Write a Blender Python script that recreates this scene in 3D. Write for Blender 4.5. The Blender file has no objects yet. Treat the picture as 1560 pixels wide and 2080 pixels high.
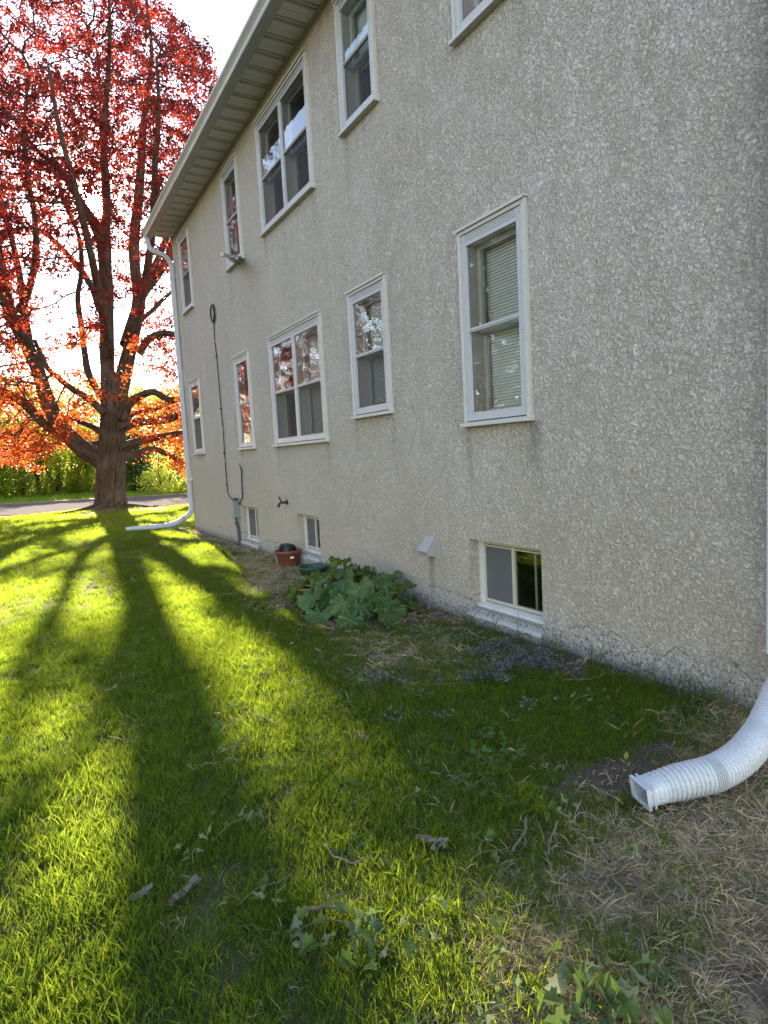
import bpy, bmesh, math, random
import numpy as np
from mathutils import Vector, Matrix, kdtree, Euler
R = math.radians
rnd = random.Random(7)
rng = np.random.default_rng(7)
S = bpy.context.scene
COL = S.collection

# ------------------------------------------------------------------ camera, sky, sun, exposure
W, H = 1560, 2080                       # the photograph's pixels, used only to read positions off it
F = 1268.8
CAMH = 1.4105
FW = Vector((0.4954532, 0.86356367, -0.09372255))
RT = Vector((0.86366816, -0.50126598, -0.05300682))
UP = Vector((0.0927547, 0.05468278, 0.99418628))
cd = bpy.data.cameras.new("camera"); cam = bpy.data.objects.new("camera", cd); COL.objects.link(cam)
cd.sensor_fit = 'VERTICAL'; cd.sensor_height = 36.0; cd.lens = F / H * 36.0
cd.clip_start = 0.05; cd.clip_end = 2000
m = Matrix((RT, UP, -FW)).transposed().to_4x4(); m.translation = (0, 0, CAMH); cam.matrix_world = m
S.camera = cam

SUN_AZ, SUN_EL = R(6.9), R(20.4)        # azimuth from +Y towards +X
SUN = Vector((math.sin(SUN_AZ)*math.cos(SUN_EL), math.cos(SUN_AZ)*math.cos(SUN_EL), math.sin(SUN_EL)))
world = bpy.data.worlds.new("World"); S.world = world; world.use_nodes = True
nt = world.node_tree; nt.nodes.clear()
def wn(t, **k):
    n = nt.nodes.new(t)
    for a, b in k.items(): setattr(n, a, b)
    return n
out = wn('ShaderNodeOutputWorld'); bg = wn('ShaderNodeBackground'); sky = wn('ShaderNodeTexSky')
sky.sky_type = 'NISHITA'; sky.sun_disc = False; sky.sun_elevation = SUN_EL; sky.sun_rotation = SUN_AZ
sky.air_density = 1.0; sky.dust_density = 0.05; sky.ozone_density = 1.0
bg.inputs['Strength'].default_value = 0.11
wb = wn('ShaderNodeMix', data_type='RGBA', blend_type='MULTIPLY'); wb.inputs[0].default_value = 1.0; wb.inputs[7].default_value = (1.18, 1.0, .88, 1)   # the photograph's warm white balance
nt.links.new(sky.outputs[0], wb.inputs[6]); nt.links.new(wb.outputs[2], bg.inputs['Color'])
# the bright aureole that surrounds the low sun
geo = wn('ShaderNodeTexCoord'); dot = wn('ShaderNodeVectorMath', operation='DOT_PRODUCT')
dot.inputs[1].default_value = SUN
nt.links.new(geo.outputs['Generated'], dot.inputs[0])
def mth(op, a, b=None):
    n = wn('ShaderNodeMath', operation=op)
    for i, v in enumerate((a, b)):
        if v is None: continue
        if isinstance(v, (int, float)): n.inputs[i].default_value = v
        else: nt.links.new(v, n.inputs[i])
    return n.outputs[0]
ang = mth('ARCCOSINE', mth('MINIMUM', dot.outputs['Value'], 0.999999))
disc = mth('MULTIPLY', mth('EXPONENT', mth('MULTIPLY', mth('POWER', mth('DIVIDE', ang, R(0.75)), 2.5), -1.0)), 60.0)
halo = mth('MULTIPLY', mth('EXPONENT', mth('MULTIPLY', mth('DIVIDE', ang, R(3.5)), -1.0)), 1.4)
bg2 = wn('ShaderNodeBackground'); bg2.inputs['Color'].default_value = (1.0, 0.86, 0.62, 1)
nt.links.new(mth('ADD', disc, halo), bg2.inputs['Strength'])
add = wn('ShaderNodeAddShader'); nt.links.new(bg.outputs[0], add.inputs[0]); nt.links.new(bg2.outputs[0], add.inputs[1])
nt.links.new(add.outputs[0], out.inputs['Surface'])
ld = bpy.data.lights.new("sun", 'SUN'); ld.energy = 5.0; ld.angle = R(0.75); ld.color = (1.0, 0.86, 0.66)
lo = bpy.data.objects.new("sun", ld); COL.objects.link(lo); lo.rotation_euler = (-SUN).to_track_quat('-Z', 'Y').to_euler()
lo.location = (0, 0, 30)
S.view_settings.view_transform = 'Standard'; S.view_settings.look = 'None'
S.view_settings.exposure = 2.88; S.view_settings.gamma = 1.0; S.view_settings.use_curve_mapping = False
S.cycles.max_bounces = 8; S.cycles.transparent_max_bounces = 24; S.cycles.transmission_bounces = 6
S.cycles.diffuse_bounces = 4; S.cycles.glossy_bounces = 4

# ------------------------------------------------------------------ reading positions off the photograph
WX = 3.1                                # the stucco wall is the plane x = WX
def ray(px, py): return FW*F + RT*(px - W/2) - UP*(py - H/2)
def on_wall(px, py, x=WX):
    v = ray(px, py); return v*(x/v.x) + Vector((0, 0, CAMH))
def on_ground(px, py, z=0.0):
    v = ray(px, py); return v*((z - CAMH)/v.z) + Vector((0, 0, CAMH))
def at_depth(px, py, d):
    v = ray(px, py); return v*(d/F) + Vector((0, 0, CAMH))

# ------------------------------------------------------------------ helpers
def tag(o, label=None, cat=None, group=None, kind=None):
    if label: o['label'] = label
    if cat: o['category'] = cat
    if group: o['group'] = group
    if kind: o['kind'] = kind
    return o
def thing(name, label, cat, loc=(0, 0, 0), rz=0, group=None):
    o = bpy.data.objects.new(name, None); COL.objects.link(o)
    o.location = loc; o.rotation_euler = (0, 0, rz); o.empty_display_size = .1
    return tag(o, label, cat, group)
def link(name, me, parent=None, mat=None, loc=None):
    o = bpy.data.objects.new(name, me); COL.objects.link(o)
    if parent is not None: o.parent = parent
    if mat is not None and not me.materials:
        for mm in (mat if isinstance(mat, (list, tuple)) else [mat]): me.materials.append(mm)
    if loc is not None: o.location = loc
    return o
def np_mesh(name, V, faces, smooth=False, mi=None):
    """V (n,3); faces: list of index arrays or (m,k) array"""
    me = bpy.data.meshes.new(name); V = np.asarray(V, dtype=np.float32).reshape(-1, 3)
    groups = faces if isinstance(faces, list) else [faces]
    groups = [np.asarray(g, dtype=np.int32) for g in groups if len(g)]
    me.vertices.add(len(V)); me.vertices.foreach_set('co', V.ravel())
    nl = sum(g.size for g in groups); nf = sum(len(g) for g in groups)
    me.loops.add(nl); me.polygons.add(nf)
    me.loops.foreach_set('vertex_index', np.concatenate([g.ravel() for g in groups]))
    tot = np.concatenate([np.full(len(g), g.shape[1], np.int32) for g in groups])
    st = np.concatenate([[0], np.cumsum(tot)[:-1]]).astype(np.int32)
    me.polygons.foreach_set('loop_start', st)
    try: me.polygons.foreach_set('loop_total', tot)
    except Exception: pass
    if mi is not None: me.polygons.foreach_set('material_index', np.asarray(mi, np.int32))
    me.update(calc_edges=True)
    if smooth: me.polygons.foreach_set('use_smooth', np.ones(nf, bool))
    me.validate()
    return me
def fattr(me, name, arr, dom='POINT'):
    a = me.attributes.new(name, 'FLOAT', dom); a.data.foreach_set('value', np.asarray(arr, np.float32).ravel())
class MB:
    """collects shapes for one mesh"""
    def __init__(s): s.v = []; s.f = []; s.mi = []
    def add(s, vs, fs, mi=0):
        o = len(s.v); s.v += [tuple(v) for v in vs]; s.f += [tuple(i + o for i in f) for f in fs]; s.mi += [mi]*len(fs); return s
    def box(s, a, b, mi=0):
        x0, y0, z0 = a; x1, y1, z1 = b
        return s.add([(x0,y0,z0),(x1,y0,z0),(x1,y1,z0),(x0,y1,z0),(x0,y0,z1),(x1,y0,z1),(x1,y1,z1),(x0,y1,z1)],
              [(0,3,2,1),(4,5,6,7),(0,1,5,4),(1,2,6,5),(2,3,7,6),(3,0,4,7)], mi)
    def sweep(s, pts, sec, scl=None, up=(0,0,1), caps=True, mi=0, fixed=None):
        pts = [Vector(p) for p in pts]; n = len(pts); k = len(sec); vs = []
        for i, p in enumerate(pts):
            t = (pts[min(i+1, n-1)] - pts[max(i-1, 0)]).normalized()
            u = Vector(fixed) if fixed else Vector(up)
            a = u.cross(t)
            if a.length < 1e-3: a = Vector((0,1,0)).cross(t)
            a.normalize(); b = t.cross(a).normalized()
            sc = scl[i] if scl is not None else 1.0
            se = sec[i] if (len(sec) == n and isinstance(sec[0], list)) else sec
            k = len(se)
            for (q, w) in se: vs.append(p + a*(q*sc) + b*(w*sc))
        fs = [(i*k+j, i*k+(j+1) % k, (i+1)*k+(j+1) % k, (i+1)*k+j) for i in range(n-1) for j in range(k)]
        if caps: fs += [tuple(range(k))[::-1], tuple((n-1)*k + j for j in range(k))]
        return s.add(vs, fs, mi)
    def tube(s, pts, r, k=8, caps=True, mi=0):
        rr = r if isinstance(r, (list, tuple)) else [r]*len(pts)
        return s.sweep(pts, [(math.cos(2*math.pi*j/k), math.sin(2*math.pi*j/k)) for j in range(k)], rr, caps=caps, mi=mi)
    def lathe(s, prof, c=(0,0,0), k=28, mi=0, tilt=None):
        vs = []; n = len(prof)
        for r, z in prof:
            for j in range(k):
                v = Vector((r*math.cos(2*math.pi*j/k), r*math.sin(2*math.pi*j/k), z))
                if tilt is not None: v = tilt @ v
                vs.append(v + Vector(c))
        fs = [(i*k+j, i*k+(j+1) % k, (i+1)*k+(j+1) % k, (i+1)*k+j) for i in range(n-1) for j in range(k)]
        return s.add(vs, fs, mi)
    def mesh(s, name, smooth=False, bevel=0):
        me = bpy.data.meshes.new(name); me.from_pydata(s.v, [], s.f)
        me.polygons.foreach_set('material_index', s.mi)
        if smooth: me.polygons.foreach_set('use_smooth', [True]*len(s.f))
        me.validate(); me.update()
        if bevel:
            bm = bmesh.new(); bm.from_mesh(me)
            es = [e for e in bm.edges if len(e.link_faces) == 2 and e.calc_face_angle(0) > .6]
            bmesh.ops.bevel(bm, geom=es, offset=bevel, segments=2, affect='EDGES', profile=.6, clamp_overlap=True)
            bm.to_mesh(me); bm.free()
        return me
    def build(s, name, mat, parent=None, smooth=False, bevel=0, loc=None):
        return link(name, s.mesh(name, smooth, bevel), parent, mat, loc)
def smoothpath(pts, n):
    """Catmull-Rom through pts"""
    P = [Vector(p) for p in pts]; P = [P[0]*2-P[1]] + P + [P[-1]*2-P[-2]]; o = []
    m_ = len(P) - 3
    for i in range(n):
        t = i/(n-1)*m_; k = min(int(t), m_-1); t -= k; a, b, c, d = P[k:k+4]
        o.append(.5*((2*b) + (c-a)*t + (2*a-5*b+4*c-d)*t*t + (3*b-a-3*c+d)*t**3))
    return o
# value noise in numpy
def vnoise(x, y, s=1.0, seed=0):
    x = np.asarray(x)/s + seed*17.3; y = np.asarray(y)/s + seed*9.1
    xi = np.floor(x).astype(int); yi = np.floor(y).astype(int); xf = x-xi; yf = y-yi
    def h(a, b):
        n = (a*374761393 + b*668265263 + seed*1442695) & 0xffffffff
        n = ((n ^ (n >> 13))*1274126177) & 0xffffffff
        return ((n ^ (n >> 16)) & 0xffff)/65535.0
    u = xf*xf*(3-2*xf); v = yf*yf*(3-2*yf)
    return (h(xi,yi)*(1-u)+h(xi+1,yi)*u)*(1-v)+(h(xi,yi+1)*(1-u)+h(xi+1,yi+1)*u)*v
def fbm(x, y, s, seed=0, o=3):
    r = 0; a = .5; t = 0
    for i in range(o): r = r + a*vnoise(x, y, s/2**i, seed+i*5); t += a; a *= .55
    return r/t
def sstep(a, b, x):
    t = np.clip((np.asarray(x)-a)/(b-a), 0, 1); return t*t*(3-2*t)

# ------------------------------------------------------------------ materials
class NT:
    def __init__(s, name):
        s.m = bpy.data.materials.new(name); s.m.use_nodes = True; s.t = s.m.node_tree; s.t.nodes.clear()
        s.out = s.n('ShaderNodeOutputMaterial')
    def n(s, t, **k):
        n = s.t.nodes.new(t)
        for a, b in k.items(): setattr(n, a, b)
        return n
    def l(s, a, b): s.t.links.new(a, b)
    def val(s, sock, v):
        if isinstance(v, bpy.types.NodeSocket): s.l(v, sock)
        elif isinstance(v, (tuple, list)) and len(v) == 3 and sock.type == 'RGBA': sock.default_value = (*v, 1)
        else: sock.default_value = v
    def noise(s, co, scale, detail=4, rough=.55, dist=0, out='Fac'):
        n = s.n('ShaderNodeTexNoise'); s.l(co, n.inputs['Vector']); n.inputs['Scale'].default_value = scale
        n.inputs['Detail'].default_value = detail; n.inputs['Roughness'].default_value = rough; n.inputs['Distortion'].default_value = dist
        return n.outputs[out]
    def vor(s, co, scale, feature='F1', out='Distance', rand=1):
        n = s.n('ShaderNodeTexVoronoi', feature=feature); s.l(co, n.inputs['Vector']); n.inputs['Scale'].default_value = scale
        n.inputs['Randomness'].default_value = rand; return n.outputs[out]
    def ramp(s, fac, stops, interp='LINEAR'):
        n = s.n('ShaderNodeValToRGB'); s.l(fac, n.inputs[0]); cr = n.color_ramp; cr.interpolation = interp
        while len(cr.elements) > 1: cr.elements.remove(cr.elements[-1])
        for i, (p, c) in enumerate(stops):
            e = cr.elements[0] if i == 0 else cr.elements.new(p)
            e.position = p; e.color = (*c, 1) if isinstance(c, (tuple, list)) else (c, c, c, 1)
        return n.outputs[0]
    def mix(s, fac, a, b, mode='MIX'):
        n = s.n('ShaderNodeMix', data_type='RGBA', blend_type=mode); s.val(n.inputs[0], fac)
        s.val(n.inputs[6], a); s.val(n.inputs[7], b); return n.outputs[2]
    def m_(s, op, a, b=None, clamp=False):
        n = s.n('ShaderNodeMath', operation=op); n.use_clamp = clamp; s.val(n.inputs[0], a)
        if b is not None: s.val(n.inputs[1], b)
        return n.outputs[0]
    def mapr(s, v, a, b, c=0, d=1, smooth=False):
        n = s.n('ShaderNodeMapRange'); s.l(v, n.inputs[0])
        if smooth: n.interpolation_type = 'SMOOTHSTEP'
        for i, q in zip((1,2,3,4), (a,b,c,d)): n.inputs[i].default_value = q
        return n.outputs[0]
    def pos(s): return s.n('ShaderNodeNewGeometry').outputs['Position']
    def obj(s): return s.n('ShaderNodeTexCoord').outputs['Object']
    def sxyz(s, v):
        n = s.n('ShaderNodeSeparateXYZ'); s.l(v, n.inputs[0]); return n.outputs
    def scale(s, v, k, loc=(0,0,0)):
        n = s.n('ShaderNodeMapping'); s.l(v, n.inputs[0]); n.inputs['Scale'].default_value = k; n.inputs['Location'].default_value = loc; return n.outputs[0]
    def attr(s, name):
        n = s.n('ShaderNodeAttribute'); n.attribute_name = name; return n.outputs['Fac']
    def bump(s, h, strength=.3, dist=.01, normal=None):
        n = s.n('ShaderNodeBump'); s.l(h, n.inputs['Height']); n.inputs['Strength'].default_value = strength; n.inputs['Distance'].default_value = dist
        if normal is not None: s.l(normal, n.inputs['Normal'])
        return n.outputs[0]
    def bsdf(s, color, rough=.6, normal=None, metallic=0, spec=.5, **k):
        n = s.n('ShaderNodeBsdfPrincipled'); s.val(n.inputs['Base Color'], color); s.val(n.inputs['Roughness'], rough)
        n.inputs['Metallic'].default_value = metallic; s.val(n.inputs['Specular IOR Level'], spec)
        if normal is not None: s.l(normal, n.inputs['Normal'])
        return n.outputs[0]
    def fin(s, sh): s.l(sh, s.out.inputs['Surface']); return s.m
def paint(name, col, rough=.5, dirt=.25, dirtcol=(.18,.16,.13), bump=.15, sc=1.0, spec=.4):
    t = NT(name); co = t.obj()
    a = t.noise(co, 3*sc, 6, .65); b = t.noise(co, 45*sc, 4, .6)
    f = t.m_('MULTIPLY', t.mapr(a, .45, .75), dirt); g = t.m_('MULTIPLY', t.mapr(b, .5, .8), dirt*.6)
    c = t.mix(f, col, tuple(x*.72+y*.28 for x, y in zip(col, dirtcol))); c = t.mix(g, c, dirtcol)
    return t.fin(t.bsdf(c, t.mapr(a, .3, .7, rough-.08, rough+.12), t.bump(b, bump, .003), spec=spec))
def leafmat(name, c1, c2, trans, tmix=.5, back=None, rough=.45, sc=25, attr=True, spec=.3, vein=None):
    """leaf: diffuse + light shining through"""
    t = NT(name); co = t.obj(); oi = t.n('ShaderNodeObjectInfo').outputs['Random']
    nz = t.noise(co, sc, 3, .6)
    if attr: v = t.m_('ADD', t.m_('MULTIPLY', t.attr('var'), .7), t.m_('MULTIPLY', nz, .3))
    else: v = t.m_('ADD', t.m_('MULTIPLY', nz, .6), t.m_('MULTIPLY', oi, .4))
    c = t.mix(v, c1, c2)
    if vein is not None: c = t.mix(t.attr('vein'), c, vein)
    if back is not None: c = t.mix(t.n('ShaderNodeNewGeometry').outputs['Backfacing'], c, back)
    tr1, tr2 = trans
    tc = t.mix(v, tr1, tr2)
    p = t.bsdf(c, rough, spec=spec); tl = t.n('ShaderNodeBsdfTranslucent'); t.l(tc, tl.inputs[0])
    mx = t.n('ShaderNodeMixShader'); mx.inputs[0].default_value = tmix; t.l(p, mx.inputs[1]); t.l(tl.outputs[0], mx.inputs[2])
    return t.fin(mx.outputs[0])

M = {}
def stucco():
    t = NT('stucco'); p = t.pos(); x, y, z = t.sxyz(p)
    wob = t.n('ShaderNodeVectorMath', operation='MULTIPLY_ADD')
    t.l(t.noise(p, 14, 3, .6, out='Color'), wob.inputs[0]); wob.inputs[1].default_value = (.05,.05,.05); t.l(p, wob.inputs[2])
    q = wob.outputs[0]
    lump = t.noise(q, 38, 5, .66, .5); fine = t.noise(p, 130, 4, .7)
    cell = t.vor(q, 62, 'SMOOTH_F1'); worm = t.m_('ABSOLUTE', t.m_('SUBTRACT', t.noise(q, 44, 4, .6, .5), .52))
    wormm = t.mapr(worm, .0, .06)
    h = t.m_('ADD', t.m_('ADD', t.m_('MULTIPLY', lump, 1.2), t.m_('MULTIPLY', cell, .5)), t.m_('ADD', t.m_('MULTIPLY', wormm, .22), t.m_('MULTIPLY', fine, .22)))
    big = t.noise(t.scale(p, (1, 1, .45)), 1.3, 5, .6); mid = t.noise(t.scale(p, (1, 1, .6)), 5.5, 4, .65, .5)
    streak = t.noise(t.scale(p, (1, 5, .35)), 2.2, 5, .7)
    c = t.mix(t.mapr(big, .35, .65), (.625,.545,.47), (.70,.62,.545))
    c = t.mix(t.m_('MULTIPLY', t.mapr(streak, .5, .72), .32), c, (.46,.415,.365))
    # chalky light patches where the paint has worn thin, in the low places of the relief
    chalk = t.m_('MULTIPLY', t.mapr(mid, .47, .64), t.mapr(lump, .56, .46))
    near = t.mapr(y, 9, 3.0, .35, 1.0)
    c = t.mix(t.m_('MULTIPLY', t.m_('MULTIPLY', chalk, near), .8), c, (.82,.765,.73))
    # shade of the relief painted dark into the pits, with grime
    c = t.mix(t.m_('MULTIPLY', t.m_('MULTIPLY', t.mapr(wormm, .6, .0), t.mapr(fine, .38, .58)), .72), c, (.22,.20,.17))
    c = t.mix(t.m_('MULTIPLY', t.mapr(fine, .50, .70), .34), c, (.27,.25,.22))
    c = t.mix(t.m_('MULTIPLY', t.mapr(t.noise(p, 1.1, 7, .8), .62, .72), t.mapr(lump, .6, .3, .1, .55)), c, (.17,.16,.15))
    # warm bounce from the ground painted low on the wall, splashed and bare at the foot
    low = t.mapr(t.m_('ADD', z, t.m_('MULTIPLY', big, .9)), 2.6, .9)
    c = t.mix(t.m_('MULTIPLY', low, .45), c, (.54,.46,.33), 'MIX')
    foot = t.mapr(t.m_('ADD', z, t.m_('MULTIPLY', t.noise(p, 4.5, 4, .6), .30)), .43, .23, 0, 1, True)
    agg = t.noise(p, 55, 3, .7); agg2 = t.vor(p, 60)
    footc = t.mix(t.mapr(agg, .38, .52), (.15,.135,.12), (.64,.60,.55))
    c = t.mix(t.m_('MULTIPLY', foot, .85), c, footc)
    edge = t.m_('MULTIPLY', t.mapr(t.m_('ABSOLUTE', t.m_('SUBTRACT', foot, .35)), .07, 0), t.mapr(t.noise(p, 3.1, 2), .47, .54))
    c = t.mix(t.m_('MULTIPLY', edge, .75), c, (.13,.115,.10))
    foot_dark = t.mapr(t.m_('ADD', z, t.m_('MULTIPLY', mid, .12)), .17, .07)
    c = t.mix(t.m_('MULTIPLY', foot_dark, .55), c, (.10,.09,.075))  # darker towards the foot of the wall
    for (ys_, zs_, w_, st_) in ((3.24,1.56,.05,.8),(3.98,1.56,.03,.5),(5.14,1.76,.04,.4),(5.88,1.76,.03,.4),(6.62,1.56,.05,.45),(8.25,1.56,.05,.4),(4.59,.47,.035,.9),(3.25,4.38,.05,.5),(5.75,4.55,.05,.5),(6.6,4.35,.06,.5),(8.2,4.35,.05,.5),(9.9,1.56,.05,.3)):
        g_ = t.mapr(t.m_('ABSOLUTE', t.m_('SUBTRACT', t.m_('ADD', y, t.m_('MULTIPLY', mid, .06)), ys_+.03)), w_*2.0, 0, 0, 1, True)
        v_ = t.m_('MULTIPLY', t.mapr(z, zs_-.55, zs_), t.m_('LESS_THAN', z, zs_+.02))
        c = t.mix(t.m_('MULTIPLY', t.m_('MULTIPLY', t.m_('MULTIPLY', g_, v_), t.mapr(fine, .35, .6)), st_), c, (.12,.105,.085))
    crk = t.vor(wob.outputs[0], 2.3, 'DISTANCE_TO_EDGE')
    crm = t.m_('MULTIPLY', t.mapr(crk, .006, .0), t.m_('MULTIPLY', t.mapr(z, .42, .25), t.mapr(big, .5, .56)))
    c = t.mix(t.m_('MULTIPLY', crm, .8), c, (.07,.06,.05))
    h2 = t.m_('ADD', h, t.m_('MULTIPLY', t.m_('MULTIPLY', agg, foot), .5))
    return t.fin(t.bsdf(c, .85, t.bump(h2, 1.0, .030), spec=.25))
M['stucco'] = stucco()
M['trim'] = paint('cream_trim', (.48,.465,.44), .5, .35)
M['alum'] = paint('white_aluminium', (.43,.425,.455), .38, .55, (.3,.29,.28))
M['sash'] = paint('white_sash', (.62,.62,.57), .45, .25)
M['beige'] = paint('beige_vinyl', (.46,.42,.34), .45, .3)
M['ledge'] = paint('weathered_ledge', (.38,.37,.35), .85, 1.0, (.20,.185,.17), .8, 2.2)
M['sillw'] = paint('peeling_white_sill', (.55,.545,.52), .75, .95, (.30,.28,.26), .6, 1.6)
M['gutter'] = paint('gutter_grey', (.40,.385,.36), .35, .3)
M['soffit'] = paint('soffit_vinyl', (.60,.565,.52), .5, .3)
M['vent_band'] = paint('soffit_vent_band', (.32,.29,.24), .7, .3, sc=3)
M['downspout'] = paint('downspout_white', (.42,.43,.46), .4, .3)
M['pipe'] = None
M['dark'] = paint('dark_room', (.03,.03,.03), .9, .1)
M['slat'] = paint('blind_slat', (.85,.85,.82), .5, .15)
M['curtain'] = paint('curtain_cloth', (.62,.68,.68), .9, .2)
M['wire'] = paint('black_cable', (.015,.015,.017), .5, .1)
M['box'] = paint('grey_box', (.20,.215,.22), .5, .5, (.1,.09,.08))
M['conduit'] = paint('grey_conduit', (.07,.075,.08), .6, .3)
M['brass'] = paint('dull_brass', (.035,.03,.03), .45, .3)
M['venthood'] = paint('hood_metal', (.30,.29,.285), .5, .6, (.22,.17,.13), .3, 2)
M['rust'] = paint('rust', (.16,.07,.035), .9, .5)
M['terracotta'] = paint('terracotta_plastic', (.165,.05,.03), .5, .4, (.16,.10,.08))
M['blackpot'] = paint('black_plastic', (.012,.013,.015), .45, .2)
M['greenpot'] = paint('green_plastic', (.022,.06,.034), .5, .35, (.08,.09,.07))
M['screw'] = paint('screw', (.06,.06,.065), .5, .1)
M['roof'] = paint('roof_shingle', (.07,.065,.06), .9, .4, sc=4)
M['bamboo'] = paint('wood_stake', (.35,.33,.30), .7, .3)
def m_pipe():
    t = NT('white_corrugated_plastic'); p = t.obj(); x, y, z = t.sxyz(t.pos())
    n = t.noise(p, 18, 5, .7); n2 = t.noise(p, 90, 3, .7)
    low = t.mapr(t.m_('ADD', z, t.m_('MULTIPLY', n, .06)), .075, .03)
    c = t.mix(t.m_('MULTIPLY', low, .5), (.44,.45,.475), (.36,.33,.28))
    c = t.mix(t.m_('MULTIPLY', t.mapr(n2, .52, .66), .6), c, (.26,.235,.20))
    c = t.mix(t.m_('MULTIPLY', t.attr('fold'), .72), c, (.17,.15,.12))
    return t.fin(t.bsdf(c, .42, t.bump(n, .12, .004), spec=.4))
M['pipe'] = m_pipe()
def m_glass(name, ior=1.78, wav=1.0):
    t = NT(name); p = t.pos()
    n = t.bump(t.noise(t.scale(p, (1, 1.2, 2.6)), 4.2, 2, .5), .02*wav, .05)
    fr = t.n('ShaderNodeFresnel'); fr.inputs['IOR'].default_value = ior; t.l(n, fr.inputs['Normal'])
    tr = t.n('ShaderNodeBsdfTransparent'); tr.inputs[0].default_value = (.96,.975,.97,1)
    gl = t.n('ShaderNodeBsdfGlossy'); gl.inputs['Roughness'].default_value = .0; t.l(n, gl.inputs['Normal'])
    gl.inputs['Color'].default_value = (.95,.96,1,1)
    mx = t.n('ShaderNodeMixShader'); t.l(fr.outputs[0], mx.inputs[0]); t.l(tr.outputs[0], mx.inputs[1]); t.l(gl.outputs[0], mx.inputs[2])
    return t.fin(mx.outputs[0])
M['glass'] = m_glass('window_glass'); M['glass2'] = m_glass('inner_glass', 1.25)
def m_screen():
    t = NT('insect_mesh')
    tr = t.n('ShaderNodeBsdfTransparent'); b = t.bsdf((.028,.029,.031), .6, spec=.25)
    mx = t.n('ShaderNodeMixShader')
    lw = t.n('ShaderNodeLayerWeight'); lw.inputs[0].default_value = .35
    t.l(t.mapr(lw.outputs['Facing'], 0, 1, .45, .85), mx.inputs[0]); t.l(tr.outputs[0], mx.inputs[1]); t.l(b, mx.inputs[2])
    return t.fin(mx.outputs[0])
M['screen'] = m_screen()
def m_ground():
    t = NT('lawn_soil'); p = t.pos(); dry = t.attr('dry'); soil = t.attr('soil')
    n = t.noise(p, 14, 6, .7); n2 = t.noise(p, 90, 4, .7)
    g = t.mix(n, (.030,.042,.012), (.075,.085,.03)); s = t.mix(n2, (.20,.155,.095), (.33,.27,.18))
    e = t.mix(t.mapr(n2, .35, .65), (.035,.026,.019), (.15,.115,.085))
    s = t.mix(t.mapr(n, .48, .62), s, e)
    c = t.mix(dry, g, s); c = t.mix(soil, c, e)
    return t.fin(t.bsdf(c, .95, t.bump(t.m_('ADD', n, t.m_('MULTIPLY', n2, .5)), .8, .03), spec=.1))
M['ground'] = m_ground()
def m_asphalt():
    t = NT('asphalt'); p = t.pos(); n = t.noise(p, 60, 4, .7); b = t.noise(p, .8, 5, .6)
    c = t.mix(b, (.105,.10,.105), (.15,.145,.148)); c = t.mix(t.mapr(n, .45, .7), c, (.20,.19,.185))
    d = t.n('ShaderNodeBsdfDiffuse'); t.l(c, d.inputs[0]); return t.fin(d.outputs[0])
M['asphalt'] = m_asphalt()
M['kerb'] = paint('kerb_concrete', (.20,.19,.175), .85, .5)
def m_bark(name, c1, c2, sc=1.0):
    t = NT(name); a = t.attr('ua'); b = t.attr('ub')
    cb = t.n('ShaderNodeCombineXYZ'); t.l(a, cb.inputs[0]); t.l(b, cb.inputs[1])
    n = t.noise(t.scale(cb.outputs[0], (16*sc, 2.0*sc, 1)), 1.0, 5, .65, .6); f = t.noise(t.pos(), 45, 4, .7)
    big = t.noise(t.pos(), 1.7, 4, .6)
    c = t.mix(t.mapr(n, .36, .62), c1, c2); c = t.mix(t.m_('MULTIPLY', t.mapr(big, .5, .7), .35), c, (.20,.19,.15))
    c = t.mix(t.m_('MULTIPLY', f, .3), c, c1)
    return t.fin(t.bsdf(c, .9, t.bump(t.m_('ADD', n, t.m_('MULTIPLY', f, .3)), 1.0, .045), spec=.15))
M['bark'] = m_bark('maple_bark', (.028,.018,.012), (.135,.088,.058))
M['barkbit'] = paint('bark_chunk', (.075,.055,.040), .95, .9, (.16,.14,.12), 1.0, 6)
M['twigs'] = paint('twig_bark', (.030,.019,.015), .85, .3, sc=2)
M['stick'] = paint('grey_stick', (.12,.095,.065), .85, .6, (.05,.04,.03), .5, 4)
M['maple'] = leafmat('red_maple_leaf', (.045,.008,.012), (.11,.018,.013), ((.062,.004,.010), (.66,.060,.020)), .5)  # upper leaves: dimmer light of the thick crown put into a darker crimson
M['maple_low'] = leafmat('sun_tinted_maple_leaf', (.12,.025,.012), (.20,.05,.015), ((.42,.035,.012), (.85,.17,.02)), .62)  # low leaves: sun shining through put into a brighter orange
M['grass'] = leafmat('grass_blade', (.008,.030,.006), (.024,.060,.011), ((.07,.21,.014), (.66,.76,.055)), .5, sc=3, rough=.5, spec=.14)
M['straw'] = leafmat('dry_grass_blade', (.22,.155,.09), (.54,.43,.29), ((.3,.2,.1), (.6,.45,.25)), .22, sc=3, rough=.7, spec=.1)
M['clover'] = leafmat('clover_leaf', (.035,.075,.02), (.085,.13,.05), ((.12,.26,.03), (.30,.42,.06)), .4, sc=3, rough=.8, spec=.05)
M['violet'] = leafmat('violet_petal', (.13,.115,.20), (.25,.23,.34), ((.2,.14,.4), (.36,.3,.6)), .2, sc=3)
M['rhubarb'] = leafmat('rhubarb_leaf', (.028,.065,.016), (.075,.135,.04), ((.10,.20,.02), (.20,.32,.04)), .24, back=(.10,.14,.05), sc=7, attr=False, spec=.25, rough=.42, vein=(.15,.20,.08))
M['rhustem'] = paint('rhubarb_stalk', (.26,.17,.07), .5, .3)
M['sprig'] = leafmat('fallen_maple_leaf', (.045,.075,.022), (.10,.135,.045), ((.14,.24,.04), (.26,.36,.07)), .34, back=(.155,.18,.105), sc=18, attr=False, spec=.1, rough=.7)
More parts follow.
